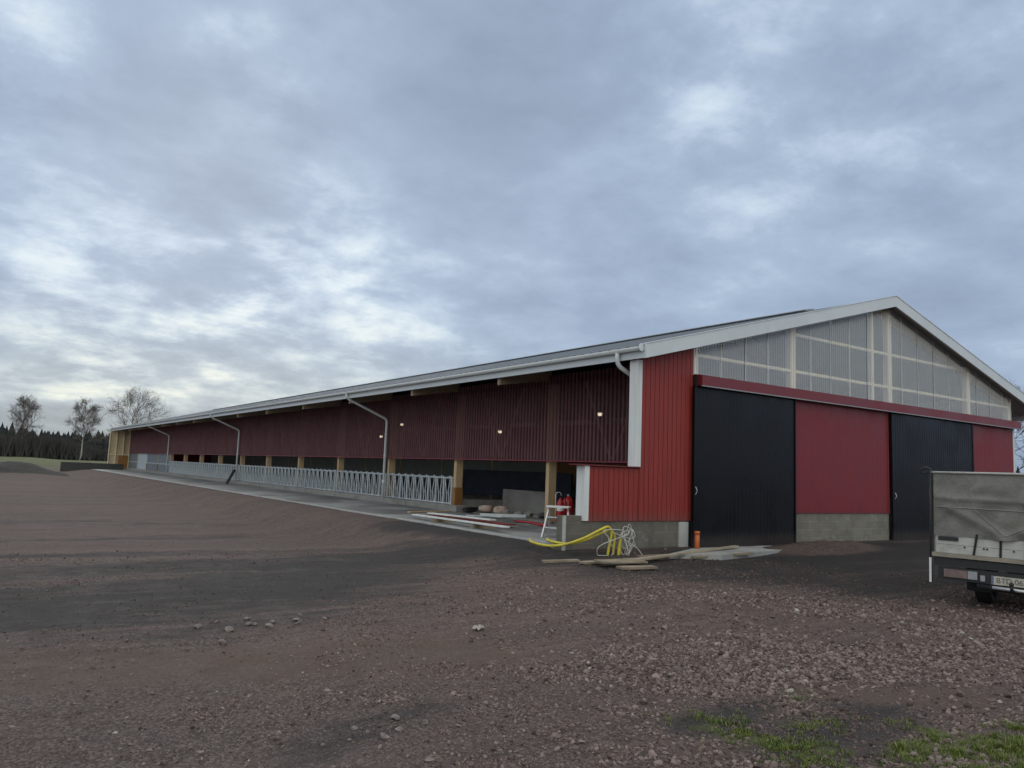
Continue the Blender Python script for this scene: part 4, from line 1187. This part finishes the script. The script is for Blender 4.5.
    a.build('tow_hitch',M['galv'] if False else M['dark_metal'],o,True)
    a=MB(); a.tube([(.75,-.07,.335),(1.3,-.07,.325)],.022,8); a.build('hitch_bar',M['alu'],o,True)
    # wheels
    def wheel(x,y,label=None,outer=1):
        w_=MB(); rr_=.33
        prof=[(-.10,.20),(-.105,.28),(-.085,.325),(-.03,.335),(.03,.335),(.085,.325),(.105,.28),(.10,.20)]
        Vv=[];Ff=[];n=32
        for k in range(n):
            t=2*PI*k/n
            for (xx,r_) in prof: Vv.append((xx,r_*math.cos(t),r_*math.sin(t)))
        q=len(prof)
        for k in range(n):
            k2=(k+1)%n
            for i in range(q):
                i2=(i+1)%q
                Ff.append((k*q+i,k*q+i2,k2*q+i2,k2*q+i))
        w_.add(Vv,Ff); wo=empty('wheel',(x,y,.335)); wo.parent=o
        w_.build('tyre',M['black'],wo,True)
        w_=MB(); w_.tube([(-.08,0,0),(.05*outer,0,0)],.198,24); w_.tube([(.02,0,0),(.10*outer,0,0)],[.07,.06],14); w_.build('rim',M['alu'],wo)
    wheel(.48,.85,outer=-1); wheel(wd-.48,.85)
    wheel(.30,3.9,outer=-1); wheel(wd-.30,3.9)
    for xx in (.33,wd-.33-.32):
        a=MB(); a.box(xx,xx+.32,.38,.395,.22,.58); a.build('mud_flap',M['black'],o)
    a=MB(); a.box(.5,wd-.5,.80,.90,.28,.38); a.build('axle',M['dark_metal'],o)
    # cab
    P=[(3.45,.45),(5.25,.45),(5.35,.75),(5.25,1.15),(4.75,1.25),(4.35,1.85),(4.1,1.92),(3.5,1.90)]
    a=MB(); a.prism(P,'x',.12,wd-.12); cb_=a.build('cab',M['cab_paint'],o)
    a=MB(); a.add([(.22,4.80,1.24),(wd-.22,4.80,1.24),(wd-.26,4.42,1.80),(.26,4.42,1.80)],[(0,1,2,3)]); a.build('windscreen',M['cab_glass'],cb_)
    for xx in (.112,wd-.112):
        a=MB(); a.box(min(xx,xx+.004),max(xx,xx+.004),3.7,4.45,1.28,1.75); a.build('side_window',M['cab_glass'],cb_)
    a=MB(); a.box(.35,wd-.35,3.44,3.447,1.3,1.75); a.build('rear_window',M['cab_glass'],cb_)
    tag(o,'small flatbed truck with grey tarpaulin over a white dropside bed, seen from behind','truck')
truck()

# ------------------------------------------------------------------ bare trees
def bare_tree(name, x, y, h, spread, seed, label, group, trunk_m='birch', twig_m='twig', low=.25, dens=1.0, cat='tree', thick=1.0, lev=5):
    r=random.Random(seed)
    o=empty(name,(x,y,float(gz(np.array([float(x)]),np.array([float(y)]))[0])))
    T=MB(); C_=MB()
    # trunk
    n=9; pts=[]; rad=[]; px=py=0
    for i in range(n+1):
        t=i/n; px+=r.gauss(0,.012)*h*.4; py+=r.gauss(0,.012)*h*.4
        pts.append(Vector((px,py,h*.86*t))); rad.append(max(.03,thick*h*.0135*(1-t*.9)))
    T.tube(pts,rad,8); T.build('trunk',M[trunk_m],o,True)
    def branch(p,d,L_,rd,lv):
        k=3; P=[p.copy()]; q=p.copy(); dd=d.copy()
        for i in range(k):
            dd=(dd+Vector((r.gauss(0,.16),r.gauss(0,.16),r.gauss(.02,.12)-(.05 if lv>=3 else 0)))).normalized()
            q=q+dd*(L_/k); P.append(q.copy())
        C_.tube(P,[rd,rd*.8,rd*.6,rd*.4],3 if lv>1 else 5,False)
        if lv>=lev: return
        nb=[0,7,7,5,4,4][lv] if lv<6 else 2
        nb=max(2,int(nb*dens+.5))
        for i in range(nb):
            t=r.uniform(.25,1.); f=t*k; i0=min(int(f),k-1); bp=P[i0].lerp(P[i0+1],f-i0)
            ax=dd.orthogonal().normalized(); ax=Quaternion(dd,r.uniform(0,2*PI))@ax
            nd=(Quaternion(ax,r.uniform(.35,.95))@dd); nd.z+=.12; nd.normalize()
            branch(bp,nd,L_*r.uniform(.42,.68),max(.013,rd*.5),lv+1)
    nbr=int(15*dens)
    for i in range(nbr):
        t=low+(1-low)*((i+.5)/nbr)**.9
        f=t*n; i0=min(int(f),n-1); bp=pts[i0].lerp(pts[i0+1],f-i0)
        a=i*2.4+r.gauss(0,.4)
        upk=.55+.9*t
        d=Vector((math.cos(a),math.sin(a),upk)).normalized()
        env=math.sin(PI*min(1,max(.12,(t-low*.6)/(1.02-low*.6))))**.6
        branch(bp,d,spread*.62*(.45+.65*env),h*.006*thick*(1.2-t*.7),1)
    C_.build('crown',M[twig_m],o,False,fix=False)
    return tag(o,label,cat,group)
G='bare birches beyond the far end of the barn'
bare_tree('birch_tree',-3.0,225,14.2,6.8,21,'bare birch standing alone at the left edge of the view by the spruce wood',G,low=.2,dens=1.1,lev=4)
bare_tree('birch_tree',8.5,205,13.8,5.6,22,'slim bare birch with pale trunk before the spruce wood, between two wider trees',G,low=.3,dens=1.1,lev=4)
bare_tree('birch_tree',14.4,170,13.4,8.0,31,'broad bare birch with rounded crown rising behind the far end of the barn roof',G,low=.28,dens=1.05,lev=4)
bare_tree('bare_tree',66,22,9.6,5.5,41,'bare bushy tree close behind the right corner of the barn','bare trees right of the barn','dark_twig','dark_twig',.12,.9,lev=4)
bare_tree('bare_tree',72,16,8.0,5.5,42,'lower bare tree further right behind the truck','bare trees right of the barn','dark_twig','dark_twig',.12,.9,lev=4)

# far wood: spruces and grey brush, one mass
def wood():
    V=[];F=[]; r=random.Random(8)
    def cone(x,y,h,w,z0):
        tiers=7; n=9
        for t in range(tiers):
            za=z0+h*(.06+.90*t/tiers); zb_=za+h*.26; ra=w*(1-t/tiers)**.85+.12; b=len(V)
            V.append((x,y,min(zb_,z0+h)))
            a0=r.uniform(0,6)
            for k in range(n*2):
                a=a0+PI*k/n; q=ra*(1.15 if k%2==0 else .55)*r.uniform(.8,1.15)
                V.append((x+q*math.cos(a),y+q*math.sin(a),za-(.10*h*.3 if k%2==0 else 0)*r.uniform(.6,1.3)))
            for k in range(n*2): F.append((b,b+1+k,b+1+(k+1)%(2*n)))
    for i in range(1500):
        az=R(r.uniform(-48,100)) if i>800 else R(r.uniform(-8,22))
        D=r.uniform(255,330)
        x=-13+math.sin(az)*D; y=-12+math.cos(az)*D
        h=r.uniform(5.9,8.3)*(1+.15*math.sin(az*23)+.1*math.sin(az*61)); cone(x,y,h,h*r.uniform(.17,.27),.1)
    m=MB(); m.add(V,F)
    tag(m.build('forest',M['spruce'],None,False,fix=False),'dark spruce wood along the horizon beyond the barn','forest',kind='stuff')
    V.clear(); F.clear()
    # brush in front: crooked upright stems and twigs
    for i in range(5200):
        az=R(r.uniform(-45,100)) if i>2900 else R(r.uniform(-8,22))
        D=r.uniform(232,252)
        x=-13+math.sin(az)*D; y=-12+math.cos(az)*D; h=r.uniform(1.6,6.6)*(.8+.35*math.sin(az*31))
        for k in range(5):
            a=r.uniform(0,6.28); s=r.uniform(.3,1.5); b=len(V); w=r.uniform(.05,.16)
            tx,ty=x+math.cos(a)*s,y+math.sin(a)*s
            V.extend([(x-w,y,0),(x+w,y,0),(tx+w*.4,ty,h*r.uniform(.7,1)),(tx-w*.4,ty,h*r.uniform(.7,1))]); F.append((b,b+1,b+2,b+3))
    m=MB(); m.add(V,F)
    tag(m.build('brushwood',M['brush'],None,False,fix=False),'grey brown leafless brush along the foot of the spruce wood','brushwood',kind='stuff')
wood()
